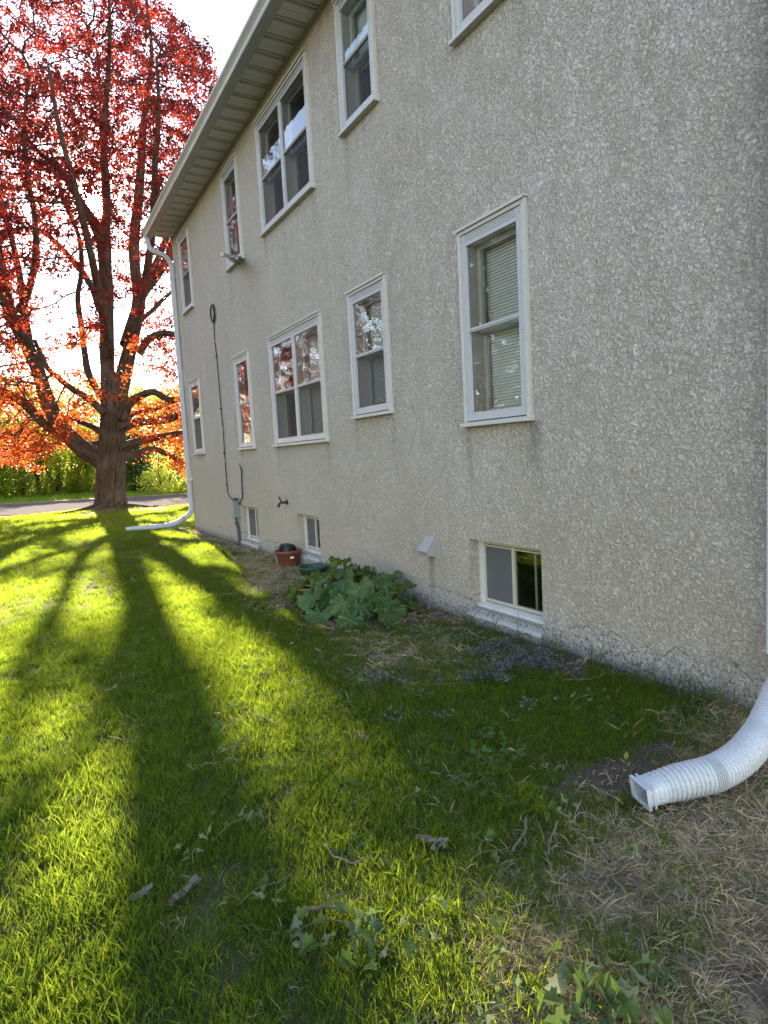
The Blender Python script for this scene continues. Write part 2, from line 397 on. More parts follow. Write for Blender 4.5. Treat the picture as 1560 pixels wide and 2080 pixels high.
M['hedge'] = leafmat('hedge_leaf', (.045,.085,.012), (.12,.17,.03), ((.26,.38,.02), (.85,.88,.07)), .6)
M['hedge_dark'] = leafmat('evergreen_leaf', (.018,.05,.015), (.04,.085,.025), ((.05,.14,.015), (.16,.32,.04)), .4)
M['lime'] = leafmat('lime_leaf', (.12,.18,.02), (.22,.26,.05), ((.7,.8,.05), (1.0,.95,.15)), .6)
M['far_tree'] = leafmat('far_tree_leaf', (.05,.09,.02), (.11,.15,.04), ((.30,.42,.05), (.7,.75,.12)), .5)

# ------------------------------------------------------------------ ground
RD = Vector((.891, -.454, 0)); RN = Vector((.454, .891, 0))         # road direction and its normal
ROAD0 = Vector((2.45, 23.2, 0)).dot(RN); ROAD1 = ROAD0 + 6.3
def gh(x, y):
    """ground height"""
    near = 1 - sstep(18, 21, y)
    hh = (fbm(x, y, 1.1, 3, 2)-.5)*.05*near
    d = np.hypot(np.asarray(x)-2.45, np.asarray(y)-22.45)
    hh = hh + .16*np.exp(-(d/1.1)**2)
    s = np.asarray(x)*RN.x + np.asarray(y)*RN.y
    k = sstep(ROAD0-.9, ROAD0-.25, s)*(1-sstep(ROAD1+.1, ROAD1+.3, s))
    hh = hh*(1-k) - .03*k
    w = sstep(2.6, 3.05, x)*(1-sstep(17, 18, y))
    return hh*(1-.7*w)
def zones(x, y):
    """how dry / bare the lawn is at a place"""
    n = fbm(x, y, .55, 11, 4); n2 = fbm(x, y, .22, 21, 3)
    # dry corner by the near pipe
    d1 = sstep(.78, 1.62, np.asarray(x) + (n-.5)*1.5 + (n2-.5)*.5 + np.where(np.asarray(y) < 1.3, .18, 0)) * (1 - sstep(1.35, 1.85, np.asarray(y) + (n-.5)*.6 - (np.asarray(x)-1.9)*.12))
    d1 = np.maximum(d1, sstep(2.35, 2.7, x)*(1-sstep(1.5, 2.1, np.asarray(y)+(n-.5))))
    # strip along the house towards the far corner
    edge = 3.1 - np.interp(y, [0, 4, 5.2, 6.5, 8, 10, 13], [.15, .3, .5, 1.0, .7, .42, .15])
    d2 = sstep(-.12, .2, np.asarray(x)-edge+(n-.5)*.8)*sstep(3.8, 4.8, y)*(1-sstep(13.2, 13.8, y))
    # round the maple's foot
    d = np.hypot((np.asarray(x)-2.9)*.62, (np.asarray(y)-21.6)*1.0)
    d3 = (1-sstep(.9, 1.7, d+(n-.5)*1.4))*.9
    d4 = sstep(.66, .78, n)*.15 + .5*np.exp(-(((np.asarray(x)-2.2)/.45)**2+((np.asarray(y)-3.7)/.5)**2))
    dry = np.clip(np.maximum.reduce([d1, d2, d3, d4]), 0, 1)
    # bare soil: mulch bed under the rhubarb, patches by pipe mouth and along the wall
    xx = np.asarray(x); yy = np.asarray(y)
    s1 = 1-sstep(.75, 1.1, np.hypot((xx-2.75)/.85, (yy-5.3)/1.25)+(n2-.5)*.6)
    s2 = 1-sstep(.6, 1.2, np.hypot((xx-2.1)/.34, (yy-1.74)/.17)+(n2-.5)*1.6)*.85
    s3 = (1-sstep(.7, 1.1, np.hypot((xx-2.9)/.28, (yy-3.0)/.48)+(n2-.5)*.7))
    s4 = sstep(2.9, 3.05, xx+(n2-.5)*.14)*sstep(1.0, 1.4, yy)*(1-sstep(13, 13.6, yy))
    s5 = sstep(2.62, 2.85, xx+(n2-.5)*.25)*sstep(8.3, 9.2, yy)*(1-sstep(12.6, 13.2, yy))*.8
    s6 = d1*sstep(.56, .66, n2)*.8
    s7 = sstep(2.45, 2.8, xx)*(1-sstep(1.45, 1.65, yy))*.6
    soil = np.clip(np.maximum.reduce([s1, s2, s3, s4, s5, s6, s7]), 0, 1)
    return dry, soil
xs = np.concatenate([[-600,-300,-150,-80,-45,-25,-15,-10,-7], np.arange(-5, 3.35, .06), [3.6, 4.2, 5, 6, 7, 9, 12, 16, 22, 35, 60, 120, 300, 600]])
ys = np.concatenate([[-600,-300,-120,-50,-20,-10,-5,-2], np.arange(-1, 9, .06), np.arange(9, 21, .15), np.arange(21, 32, .22), [33,34,36,39,43,48,55,65,80,110,160,300,600,1200]])
GX, GY = np.meshgrid(xs, ys)
GZ = gh(GX, GY); dry, soil = zones(GX, GY)
farm = (GY > 20) | (GX < -5) | (GX > 3.4) | (GY < -.9)
dry = np.where(farm & (np.hypot(GX-2.6, GY-22) > 4), .15, dry)
V = np.stack([GX, GY, GZ], -1).reshape(-1, 3)
ny, nx = GX.shape; i = np.arange(ny*nx).reshape(ny, nx)
me = np_mesh('ground', V, np.stack([i[:-1,:-1], i[:-1,1:], i[1:,1:], i[1:,:-1]], -1).reshape(-1, 4), smooth=True)
fattr(me, 'dry', dry); fattr(me, 'soil', soil)
tag(link('ground', me, None, M['ground']), 'grassy ground of the yard, with bare soil by the wall', kind='structure')

def strip(name, a, b, z, mat, t0=-140, t1=140, n=140, kind='structure'):
    ts = np.linspace(t0, t1, n)
    P = []
    for t in ts:
        for s in (a, b):
            v = RD*t + RN*s; P.append((v.x, v.y, z))
    ii = np.arange(n-1)*2
    return tag(link(name, np_mesh(name, P, np.stack([ii, ii+2, ii+3, ii+1], -1)), None, mat), kind=kind)
strip('road', ROAD0, ROAD1, -.012, M['asphalt'])
mb = MB()
for k in range(-45, 45):
    t0 = k*3.0; a = RD*t0 + RN*ROAD1; b = RD*(t0+2.985) + RN*ROAD1; c = RN*.16
    z0, z1 = -.1, .10
    mb.add([(a.x,a.y,z0),(b.x,b.y,z0),(b.x+c.x,b.y+c.y,z0),(a.x+c.x,a.y+c.y,z0),(a.x,a.y,z1-.01),(b.x,b.y,z1-.01),(b.x+c.x,b.y+c.y,z1),(a.x+c.x,a.y+c.y,z1)],
           [(0,3,2,1),(4,5,6,7),(0,1,5,4),(1,2,6,5),(2,3,7,6),(3,0,4,7)])
tag(mb.build('kerb', M['kerb']), 'pale concrete kerb along the far side of the road', kind='structure')

# ------------------------------------------------------------------ the building
Y0, Y1, ZS = 1.45, 13.55, 5.99           # near corner, far corner, soffit height
house = thing('apartment_building', 'two-storey building with rough beige stucco wall and white-framed windows', 'building', (WX, Y0, 0))
hx, hy = WX, Y0
HL = Matrix.Translation((-hx, -hy, 0))
def hb(mbx, name, mat, parent=None, **k):
    """build a piece given in world coordinates as a part of the building"""
    me = mbx.mesh(name, k.get('smooth', False), k.get('bevel', 0))
    if parent is None: me.transform(HL); return link(name, me, house, mat)
    off = parent['_o']; me.transform(Matrix.Translation((-off[0], -off[1], -off[2]))); return link(name, me, parent, mat)
WIN = [  # y0, y1, z0, z1, kind
    (3.255, 3.995, 1.58, 3.085, 'blind'), (5.12, 5.885, 1.78, 3.08, 'half'), (6.585, 8.29, 1.575, 3.06, 'double'),
    (9.19, 9.91, 1.58, 3.06, 'plain'), (12.20, 12.96, 1.58, 3.05, 'plain'),
    (3.20, 3.95, 4.40, 5.81, 'curtain'), (5.10, 5.81, 4.57, 5.84, 'shade'), (6.55, 8.23, 4.365, 5.81, 'double'),
    (9.12, 9.87, 4.35, 5.80, 'drape'), (12.16, 12.92, 4.34, 5.80, 'plain')]
BAS = [(3.22, 4.04, .11, .68), (7.02, 7.74, .17, .675), (9.34, 10.2, .10, .675)]
holes = [(a+.03, b-.03, c+.03, d-.03) for a, b, c, d, _ in WIN] + BAS
yc = sorted({Y0, Y1, *[h[0] for h in holes], *[h[1] for h in holes]}); zc = sorted({-.4, ZS+.12, *[h[2] for h in holes], *[h[3] for h in holes]})
mb = MB(); TH = .24
vid = {}
for a in yc:
    for c in zc: vid[(a, c)] = len(mb.v); mb.v.append((WX, a, c))
for a0, a1 in zip(yc, yc[1:]):
    for c0, c1 in zip(zc, zc[1:]):
        my, mz = (a0+a1)/2, (c0+c1)/2
        if any(h[0] < my < h[1] and h[2] < mz < h[3] for h in holes): continue
        mb.f.append((vid[(a0,c0)], vid[(a0,c1)], vid[(a1,c1)], vid[(a1,c0)])); mb.mi.append(0)
for h in holes:
    a0, a1, c0, c1 = h; X0, X1 = WX, WX+TH
    q = [(X0,a0,c0),(X0,a1,c0),(X0,a1,c1),(X0,a0,c1),(X1,a0,c0),(X1,a1,c0),(X1,a1,c1),(X1,a0,c1)]
    mb.add(q, [(0,1,5,4),(1,2,6,5),(2,3,7,6),(3,0,4,7)], 0)
wall = hb(mb, 'wall', M['stucco'])
mb = MB()                                   # other outer walls with the gable ends
RX, EX = 13.0, .30
ridge = (WX+RX)/2; rz = ZS + (ridge-WX)*.42
for yy, s in ((Y0, 1), (Y1, -1)):
    pr = [(WX+.002, -.4), (RX, -.4), (RX, ZS), (ridge, rz), (WX+.002, ZS+.1)]
    vs = [(x, yy, z) for x, z in pr] + [(x, yy+s*.24, z) for x, z in pr]
    mb.add(vs, [tuple(range(5)), tuple(range(9, 4, -1))] + [(j, 5+j, 5+(j+1) % 5, (j+1) % 5) for j in range(5)])
mb.box((RX-.24, Y0+.24, -.4), (RX-.002, Y1-.24, ZS))
hb(mb, 'wall', M['stucco'])
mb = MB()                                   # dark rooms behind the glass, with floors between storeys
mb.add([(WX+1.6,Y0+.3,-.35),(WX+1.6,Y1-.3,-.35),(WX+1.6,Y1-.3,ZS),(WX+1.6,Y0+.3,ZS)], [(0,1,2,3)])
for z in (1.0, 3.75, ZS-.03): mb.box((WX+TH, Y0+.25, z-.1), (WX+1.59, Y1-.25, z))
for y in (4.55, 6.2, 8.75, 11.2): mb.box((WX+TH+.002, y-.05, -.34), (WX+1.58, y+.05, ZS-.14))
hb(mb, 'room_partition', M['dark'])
mb = MB()                                   # roof slabs
EAVE = .42
for s in (-1, 1):
    xe = WX-EAVE-.02 if s < 0 else RX+EAVE
    ze = ZS + .14
    vs = [(xe, Y0-.12, ze), (ridge, Y0-.12, rz+.32), (ridge, Y1+.06, rz+.32), (xe, Y1+.06, ze)]
    mb.add(vs+[(a, b, c-.1) for a, b, c in vs], [(0,1,2,3),(7,6,5,4),(0,4,5,1),(1,5,6,2),(2,6,7,3),(3,7,4,0)])
hb(mb, 'roof', M['roof'])
mb = MB(); mb.box((WX-EAVE-.02, Y0-.1, ZS-.005), (WX-EAVE, Y1+.05, ZS+.15)); hb(mb, 'fascia', M['soffit'])
mb = MB()                                   # light trim strips at both edges of the soffit
mb.box((WX-EAVE-.022, Y0-.1, ZS-.02), (WX-EAVE+.03, Y1+.05, ZS-.006)); mb.box((WX-.03, Y0-.1, ZS-.018), (WX-.001, Y1+.02, ZS-.002))
hb(mb, 'soffit_trim', M['gutter'])
# gutter, ogee profile
prof = [(0, .13), (0, 0), (-.075, 0), (-.082, .012), (-.084, .05), (-.10, .075), (-.125, .10), (-.128, .128), (-.118, .134), (-.112, .128), (-.112, .108),
        (-.09, .082), (-.074, .052), (-.072, .012), (-.01, .012), (-.01, .13)]
mb = MB(); n = 24; k = len(prof)
ysg = np.linspace(Y0-.14, Y1+.07, n)
for y in ysg:
    for a, b in prof: mb.v.append((WX-EAVE-.024+a, y, ZS-.035+b + .004*math.sin(y*1.1)))
for i_ in range(n-1):
    for j in range(k-1): mb.f.append((i_*k+j, i_*k+j+1, (i_+1)*k+j+1, (i_+1)*k+j)); mb.mi.append(0)
for base in (0, (n-1)*k):
    mb.add([mb.v[base+j] for j in range(8)], [tuple(range(8))])
hb(mb, 'gutter', M['gutter'])
# soffit panels
pm = MB(); L = .302
steps = [(0,0),(.098,0),(.100,.004),(.104,.004),(.106,0),(.200,0),(.204,.016),(.236,.016),(.240,.004),(.258,.004),(.262,.016),(.298,.016),(.302,0)]
for a, z in steps:
    pm.v.append((0, a, z)); pm.v.append((EAVE-.03, a, z))
for j in range(len(steps)-1):
    pm.f.append((2*j, 2*j+1, 2*j+3, 2*j+2)); pm.mi.append(1 if steps[j][1] == .016 and steps[j+1][1] == .016 else 0)
pme = pm.mesh('soffit_panel'); pme.materials.append(M['soffit']); pme.materials.append(M['vent_band'])
y = Y0-.08
while y < Y1-.1:
    link('soffit_panel', pme, house, None, (WX-EAVE+.02-hx, y-hy, ZS-.001)); y += L+.001

def wframe(name, mbx, mat, parent, off=None, bevel=0, smooth=False):
    me = mbx.mesh(name, smooth, bevel); o0 = off
    me.transform(Matrix.Translation((-o0[0], -o0[1], -o0[2]))); return link(name, me, parent, mat)
def window(y0, y1, z0, z1, kind, idx):
    c = (WX, (y0+y1)/2, z0)
    rr = random.Random(idx)
    T = MB(); e = .030; g = .004                # outer trim
    T.box((WX-.034, y0, z0+.03), (WX+.01, y0+e, z1-.015)); T.box((WX-.034, y1-e, z0+.03), (WX+.01, y1, z1-.015))
    T.box((WX-.036, y0+e+.0005, z1-.055), (WX+.01, y1-e-.0005, z1-.0155))
    me = T.mesh('window', False, .003); me.transform(Matrix.Translation((-c[0], -c[1], -c[2])))
    w = link('window', me, house, M['trim'], (c[0]-hx, c[1]-hy, c[2]))
    def sub(name, mbx, mat, **k): return wframe(name, mbx, mat, w, c, **k)
    d = MB(); d.box((WX-.052, y0-.012, z1-.0145), (WX+.004, y1+.012, z1-.004)); d.box((WX-.052, y0-.012, z1-.026), (WX-.047, y1+.012, z1-.015))
    sub('drip_cap', d, M['trim'])
    d = MB(); d.add([(WX-.062,y0-.014,z0),(WX-.062,y1+.014,z0),(WX-.062,y1+.014,z0+.026),(WX-.062,y0-.014,z0+.026),
                     (WX+.005,y0-.014,z0),(WX+.005,y1+.014,z0),(WX+.005,y1+.014,z0+.042),(WX+.005,y0-.014,z0+.042)],
                    [(0,1,2,3),(4,7,6,5),(0,4,5,1),(3,2,6,7),(0,3,7,4),(1,5,6,2)])
    sub('sill', d, M['trim'], bevel=.003)
    # storm frame
    a0, a1, b0, b1 = y0+e+.002, y1-e-.002, z0+.045, z1-.057
    sf = MB(); sw, st, sb = .055, .085, .062; X0, X1 = WX-.024, WX+.012
    sf.box((X0, a0, b0), (X1, a0+sw, b1)); sf.box((X0, a1-sw, b0), (X1, a1, b1))
    sf.box((X0+.003, a0+sw+.0005, b1-st), (X1, a1-sw-.0005, b1)); sf.box((X0+.003, a0+sw+.0005, b0), (X1, a1-sw-.0005, b0+sb))
    for j in range(3): sf.box((X0-.001, a0+sw+.004, b1-.012-.018*j-.004), (X0+.001, a1-sw-.004, b1-.012-.018*j))      # ribs
    bays = [(a0+sw, a1-sw)]
    if kind == 'double':
        mid = (a0+a1)/2; sf.box((X0+.001, mid-.035, b0+.0005), (X1, mid+.035, b1-.0005)); bays = [(a0+sw, mid-.035), (mid+.035, a1-sw)]
    for yy in (a0+.018, a1-.018):
        for q in range(6):
            zz = b0+.06+(b1-b0-.1)*q/5; sf.box((X0-.002, yy-.003, zz-.003), (X0+.001, yy+.003, zz+.003), 1)
    o = sub('storm_frame', sf, [M['alum'], M['screw']], bevel=0)
    zm = b0+sb+(b1-st-b0-sb)*(.50 if kind != 'shade' else .52)
    for (p0, p1) in bays:
        r = MB(); r.box((WX-.014, p0+.0005, zm-.016), (WX+.010, p1-.0005, zm+.014)); r.box((WX-.0195, p0+.0005, zm-.004), (WX-.0145, p1-.0005, zm+.004)); sub('meeting_rail', r, M['alum'])
        gl = MB(); gl.add([(WX-.004,p0,zm),(WX-.004,p1,zm),(WX-.004,p1,b1-st),(WX-.004,p0,b1-st)], [(0,3,2,1)]); sub('glass_pane', gl, M['glass'])
        sc = MB()
        if not (kind == 'plain' and idx == 3):
            sc.add([(WX+.003,p0,b0+sb),(WX+.003,p1,b0+sb),(WX+.003,p1,zm),(WX+.003,p0,zm)], [(0,3,2,1)])
            if kind not in ('blind', 'drape', 'curtain'): sub('insect_screen', sc, M['screen'])
            else: sub('glass_pane', sc, M['glass'])
        else:
            sc.add([(WX+.003,p0,b0+sb),(WX+.003,p1,b0+sb),(WX+.003,p1,zm),(WX+.003,p0,zm)], [(0,3,2,1)]); sub('glass_pane', sc, M['glass'])
        # prime window sashes behind
        XS = WX+.085; s = MB(); fwid = .04
        jam = MB(); jam.box((WX+.014, p0-.012, b0+.01), (WX+.20, p0-.0005, b1-.01)); jam.box((WX+.014, p1+.0005, b0+.01), (WX+.20, p1+.012, b1-.01))
        jam.box((WX+.014, p0, b0+sb-.035), (WX+.20, p1, b0+sb-.015)); jam.box((WX+.014, p0, b1-st+.02), (WX+.20, p1, b1-st+.04)); sub('jamb', jam, M['sash'])
        for (q0, q1, xx) in ((zm-.02, b1-st+.018, XS), (b0+sb-.012, zm+.022, XS+.036)):
            s.box((xx, p0+.001, q0), (xx+.03, p0+fwid, q1)); s.box((xx, p1-fwid, q0), (xx+.03, p1-.001, q1))
            s.box((xx+.001, p0+fwid, q0+.001), (xx+.029, p1-fwid, q0+fwid)); s.box((xx+.001, p0+fwid, q1-fwid), (xx+.029, p1-fwid, q1-.001))
        sub('sash', s, M['sash'])
        for (q0, q1, xx) in ((zm-.02, b1-st+.018, XS+.015), (b0+sb-.012, zm+.022, XS+.051)):
            g2 = MB(); g2.add([(xx,p0+fwid,q0+fwid),(xx,p1-fwid,q0+fwid),(xx,p1-fwid,q1-fwid),(xx,p0+fwid,q1-fwid)], [(0,3,2,1)]); sub('inner_pane', g2, M['glass2'])
        XB = WX+.165
        if kind in ('blind', 'half') or (kind == 'double' and p0 == bays[0][0] and idx == 2):
            bl = MB(); zt = b1-st; zb = b0+sb+(.0 if kind != 'half' else .05)
            z = zt
            while z > zb:
                bl.add([(XB,p0+.01,z-.0215),(XB,p1-.01,z-.0215),(XB+.006,p1-.01,z),(XB+.006,p0+.01,z)], [(0,1,2,3)]); z -= .0235
            for yy in (p0+.1, p1-.1): bl.box((XB-.002, yy-.001, zb), (XB-.001, yy+.001, zt))
            sub('blind', bl, M['slat'])
        if kind in ('curtain', 'drape', 'half'):
            cu = MB(); span = (p0+.02, p1-.02) if kind != 'half' else (p0+.02, p0+.2)
            if kind == 'drape': span = (p0+.12, p1-.2)
            nn = 60; vs = []
            for q in range(nn):
                yy = span[0]+(span[1]-span[0])*q/(nn-1); xx = XB+.03+.022*math.sin(q*.62)+.008*math.sin(q*1.7)
                vs += [(xx, yy, b0+sb), (xx+.006*math.sin(q), yy, b1-st)]
            cu.add(vs, [(2*q, 2*q+2, 2*q+3, 2*q+1) for q in range(nn-1)]); sub('curtain', cu, M['curtain'], smooth=True)
        if kind == 'shade':
            sh = MB(); sh.box((XB, p0+.01, zm-.05), (XB+.004, p1-.01, b1-st)); sub('roller_shade', sh, M['curtain'])
    return w
for i_, wv in enumerate(WIN): window(*wv, i_)
def basement(y0, y1, z0, z1, idx):
    c = (WX, (y0+y1)/2, z0); XF = WX+.10
    f = MB(); fw = .045
    f.box((XF, y1-fw, z0), (XF+.06, y1+.005, z1)); f.box((XF, y0-.005, z0), (XF+.06, y0+fw, z1))
    f.box((XF+.001, y0+fw, z1-.02), (XF+.06, y1-fw, z1+.003)); 
    f.add([(XF-.028,y0-.003,z0-.01),(XF-.028,y1+.003,z0-.01),(XF-.028,y1+.003,z0+.022),(XF-.028,y0-.003,z0+.022),(XF+.06,y0-.003,z0-.01),(XF+.06,y1+.003,z0-.01),(XF+.06,y1+.003,z0+.05),(XF+.06,y0-.003,z0+.05)],
          [(0,1,2,3),(4,7,6,5),(0,4,5,1),(3,2,6,7),(0,3,7,4),(1,5,6,2)])
    me = f.mesh('basement_window', False, .003); me.transform(Matrix.Translation((-c[0], -c[1], -c[2])))
    w = link('basement_window', me, house, M['sillw'], (c[0]-hx, c[1]-hy, c[2]))
    a0, a1, b0, b1 = y0+fw+.001, y1-fw-.001, z0+.052, z1-.022; X = XF+.012
    s = MB(); t_ = .022
    s.box((X, a0, b0), (X+.03, a1, b0+t_)); s.box((X, a0, b1-t_), (X+.03, a1, b1)); s.box((X-.004, a0, b1-t_*1.9), (X+.028, a1, b1-t_*1.3))
    s.box((X+.001, a0, b0+t_), (X+.029, a0+t_, b1-t_)); s.box((X+.001, a1-t_, b0+t_), (X+.029, a1, b1-t_))
    mid = (a0+a1)/2+.01; s.box((X-.003, mid-.014, b0+t_), (X+.024, mid+.014, b1-t_))
    wframe('slider_frame', s, M['beige'], w, c)
    r = MB(); r.box((X+.045, a0+.17, b0+.01), (X+.055, a0+.19, b1-.01)); wframe('sash_rail', r, M['beige'], w, c)
    g = MB(); g.add([(X+.016,a0,b0),(X+.016,mid,b0),(X+.016,mid,b1),(X+.016,a0,b1)], [(0,3,2,1)]); wframe('glass_pane', g, M['glass'], w, c)
    g = MB(); g.add([(X+.004,mid,b0),(X+.004,a1,b0),(X+.004,a1,b1),(X+.004,mid,b1)], [(0,1,2,3)]); wframe('insect_screen', g, M['screen2'], w, c)
    return w
def m_screen2():
    t = NT('grey_insect_mesh'); p = t.pos()
    tr = t.n('ShaderNodeBsdfTransparent'); b = t.bsdf(t.mix(t.noise(p, 5, 3), (.10,.10,.11), (.15,.145,.15)), .6, spec=.3)
    mx = t.n('ShaderNodeMixShader'); mx.inputs[0].default_value = .82
    t.l(tr.outputs[0], mx.inputs[1]); t.l(b, mx.inputs[2]); return t.fin(mx.outputs[0])
M['screen2'] = m_screen2()
for i_, bv in enumerate(BAS): basement(*bv, i_)
# rough concrete ledges below the basement windows
for (y0, y1, z0, z1), top in zip(BAS, (.085, .15, .08)):
    s = MB(); n = 26; vs = []
    for j in range(n):
        yy = y0-.015+(y1-y0+.03)*j/(n-1); w_ = .003*math.sin(j*2.1)+.003*math.sin(j*5.3)
        vs += [(WX-.050+w_, yy, -.2), (WX-.040+w_, yy, top-.03+w_*.6), (WX-.028+w_*.5, yy, top-.008), (WX+.10, yy, top+.02)]
    fs = [(4*j+q, 4*j+4+q, 4*j+5+q, 4*j+1+q) for j in range(n-1) for q in range(3)] + [(0,1,2,3), (4*n-1, 4*n-2, 4*n-3, 4*n-4)]
    s.add(vs, fs)
    s.mi = [1 if (i < 3*(n-1) and i % 3 == 0) or i >= 3*(n-1) else 0 for i in range(len(s.f))]; hb(s, 'sill', [M['ledge'], M['stucco']], smooth=False)

# ------------------------------------------------------------------ downspouts
RSEC = [(-.038,-.028),(-.030,-.034),(.030,-.034),(.038,-.028),(.038,.028),(.030,.034),(-.030,.034),(-.038,.028)]
def corrugated(mbx, pts, r0, pitch, amp, sections, rect_end=None):
    """flexible corrugated tube along a path; sections = list of (from, to, pitch_scale) by fraction where folds are squeezed"""
    pts = smoothpath(pts, 600); Ls = [0]
    for a, b in zip(pts, pts[1:]): Ls.append(Ls[-1]+(b-a).length)
    Lt = Ls[-1]; K = 24; vs = []; fold = []; rings = []
    s = 0; step = pitch/6; ph = 0
    while s <= Lt:
        fr = s/Lt; sq = any(a <= fr <= b for a, b in sections)
        rings.append((s, ph, sq)); s += step*(.45 if sq else 1); ph += 1/6*(1.0)
    idx = 0
    for (s, ph, sq) in rings:
        while idx < len(Ls)-2 and Ls[idx+1] < s: idx += 1
        t = (s-Ls[idx])/max(1e-6, Ls[idx+1]-Ls[idx]); p = pts[idx].lerp(pts[idx+1], t)
        tg = (pts[min(idx+3, len(pts)-1)]-pts[max(idx-3, 0)]).normalized()
        a = Vector((0,0,1)).cross(tg).normalized() if abs(tg.z) < .95 else Vector((0,1,0)); b = tg.cross(a).normalized()
        w_ = (.5+.5*math.cos(2*math.pi*ph)); w2 = w_**.6
        r = r0 + amp*(w2-.5)*(1.1 if sq else 1)
        fl = (1-w_)**2*(1.0 if sq else .38)
        er = 0
        if rect_end: er = float(sstep(rect_end, 0, s))
        for j in range(K):
            th = 2*math.pi*j/K; cx, cy = math.cos(th), math.sin(th)
            # rectangle for the adapter mouth
            mxx = max(abs(cx)/.055, abs(cy)/.040); rx, ry = cx/mxx, cy/mxx
            rr_ = (r*cx, r*cy) if er <= 0 else (r*cx*(1-er)+rx*er*1.0, r*cy*(1-er)+ry*er)
            if er > .98:
                rb = 1+.03*math.cos(s*260); rr_ = (rx*rb, ry*rb)
            vs.append(p+a*rr_[0]+b*rr_[1]); fold.append(fl if er < .5 else .0)
    n = len(rings)
    fs = [(i_*K+j, i_*K+(j+1) % K, (i_+1)*K+(j+1) % K, (i_+1)*K+j) for i_ in range(n-1) for j in range(K)]
    return vs, fs, fold
# near one
ds = thing('downspout', 'white square downspout at the near corner ending in a big ribbed hose', 'downspout', (3.04, 1.60, 0))
O = Matrix.Translation((-3.04, -1.60, 0))
def dpart(mbx, name, mat, root, smooth=False, bevel=0):
    me = mbx.mesh(name, smooth, bevel); me.transform(Matrix.Translation(-root.location)); return link(name, me, root, mat)
mb = MB(); big = [(x*1.35, y*1.35) for x, y in RSEC]
mb.sweep([(3.048,1.588,z) for z in (.36, 2.0, 4.0, 5.4)]+[(2.98,1.545,5.6),(2.68,1.545,5.85),(2.61,1.545,5.97)], big, up=(0,1,0)); dpart(mb, 'pipe', M['downspout'], ds)
mb = MB(); mb.sweep(smoothpath([(3.048,1.545,.43),(3.045,1.545,.34),(3.01,1.54,.28),(2.95,1.53,.245),(2.90,1.52,.225)], 14), [(x*1.45, y*1.45) for x, y in RSEC], up=(0,1,0)); dpart(mb, 'elbow', M['downspout'], ds, smooth=True)
P = [(1.935,1.518,.062),(2.023,1.487,.075),(2.12,1.445,.088),(2.25,1.408,.095),(2.42,1.408,.11),(2.62,1.445,.135),(2.78,1.485,.18),(2.92,1.522,.235)]
vs, fs, fold = corrugated(None, P, .064, .0185, .0095, [(.27,.315),(.60,.68)], rect_end=.17)
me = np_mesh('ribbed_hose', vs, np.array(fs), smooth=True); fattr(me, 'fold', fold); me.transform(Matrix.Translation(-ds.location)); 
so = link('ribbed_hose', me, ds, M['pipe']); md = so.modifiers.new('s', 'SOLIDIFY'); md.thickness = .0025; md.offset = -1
mb = MB()                                    # flange round the rectangular mouth
a = Vector(P[0]); t = (Vector(P[0])-Vector(P[1])).normalized()
sec = [(-.058,-.043),(.058,-.043),(.058,.043),(-.058,.043)]
mb.sweep([a+t*.004, a-t*.010], sec, caps=False); mb.sweep([a-t*.022, a-t*.030], sec, caps=False)
o = dpart(mb, 'mouth_rim', M['downspout'], ds); md = o.modifiers.new('s', 'SOLIDIFY'); md.thickness = .003
# far one
fs_root = thing('downspout', 'grey-white downspout on the far corner of the house, beside the maple', 'downspout', (3.03, 13.42, 0))
mb = MB(); yy = 13.50
mb.sweep(smoothpath([(2.615,yy,5.97),(2.615,yy,5.86),(2.66,yy,5.74),(2.80,yy,5.68),(2.95,yy,5.62),(3.035,yy,5.48),(3.04,yy,5.3)], 26)+[(3.04,yy,z) for z in (4,3,2,1,.5)], [(x*1.1, y*1.1) for x, y in RSEC], up=(0,1,0))
dpart(mb, 'pipe', M['downspout'], fs_root)
mb = MB()
for z in (1.05, 3.2, 5.2): mb.box((2.995, yy-.055, z), (3.095, yy+.055, z+.03))
dpart(mb, 'strap', M['downspout'], fs_root)
mb = MB(); mb.sweep(smoothpath([(3.04,yy,.55),(3.035,yy,.42),(2.98,yy+.02,.33),(2.90,yy+.06,.27)], 12), [(x*1.3, y*1.3) for x, y in RSEC], up=(0,1,0)); dpart(mb, 'elbow', M['downspout'], fs_root, True)
P2 = [(1.86,14.55,.06),(2.1,14.45,.06),(2.35,14.30,.07),(2.55,14.1,.09),(2.72,13.88,.13),(2.82,13.7,.19),(2.91,13.56,.275)]
vs, fs, fold = corrugated(None, P2, .056, .03, .008, [], rect_end=.15)
me = np_mesh('ribbed_hose', vs, np.array(fs), smooth=True); fattr(me, 'fold', fold); me.transform(Matrix.Translation(-fs_root.location)); link('ribbed_hose', me, fs_root, M['pipe'])

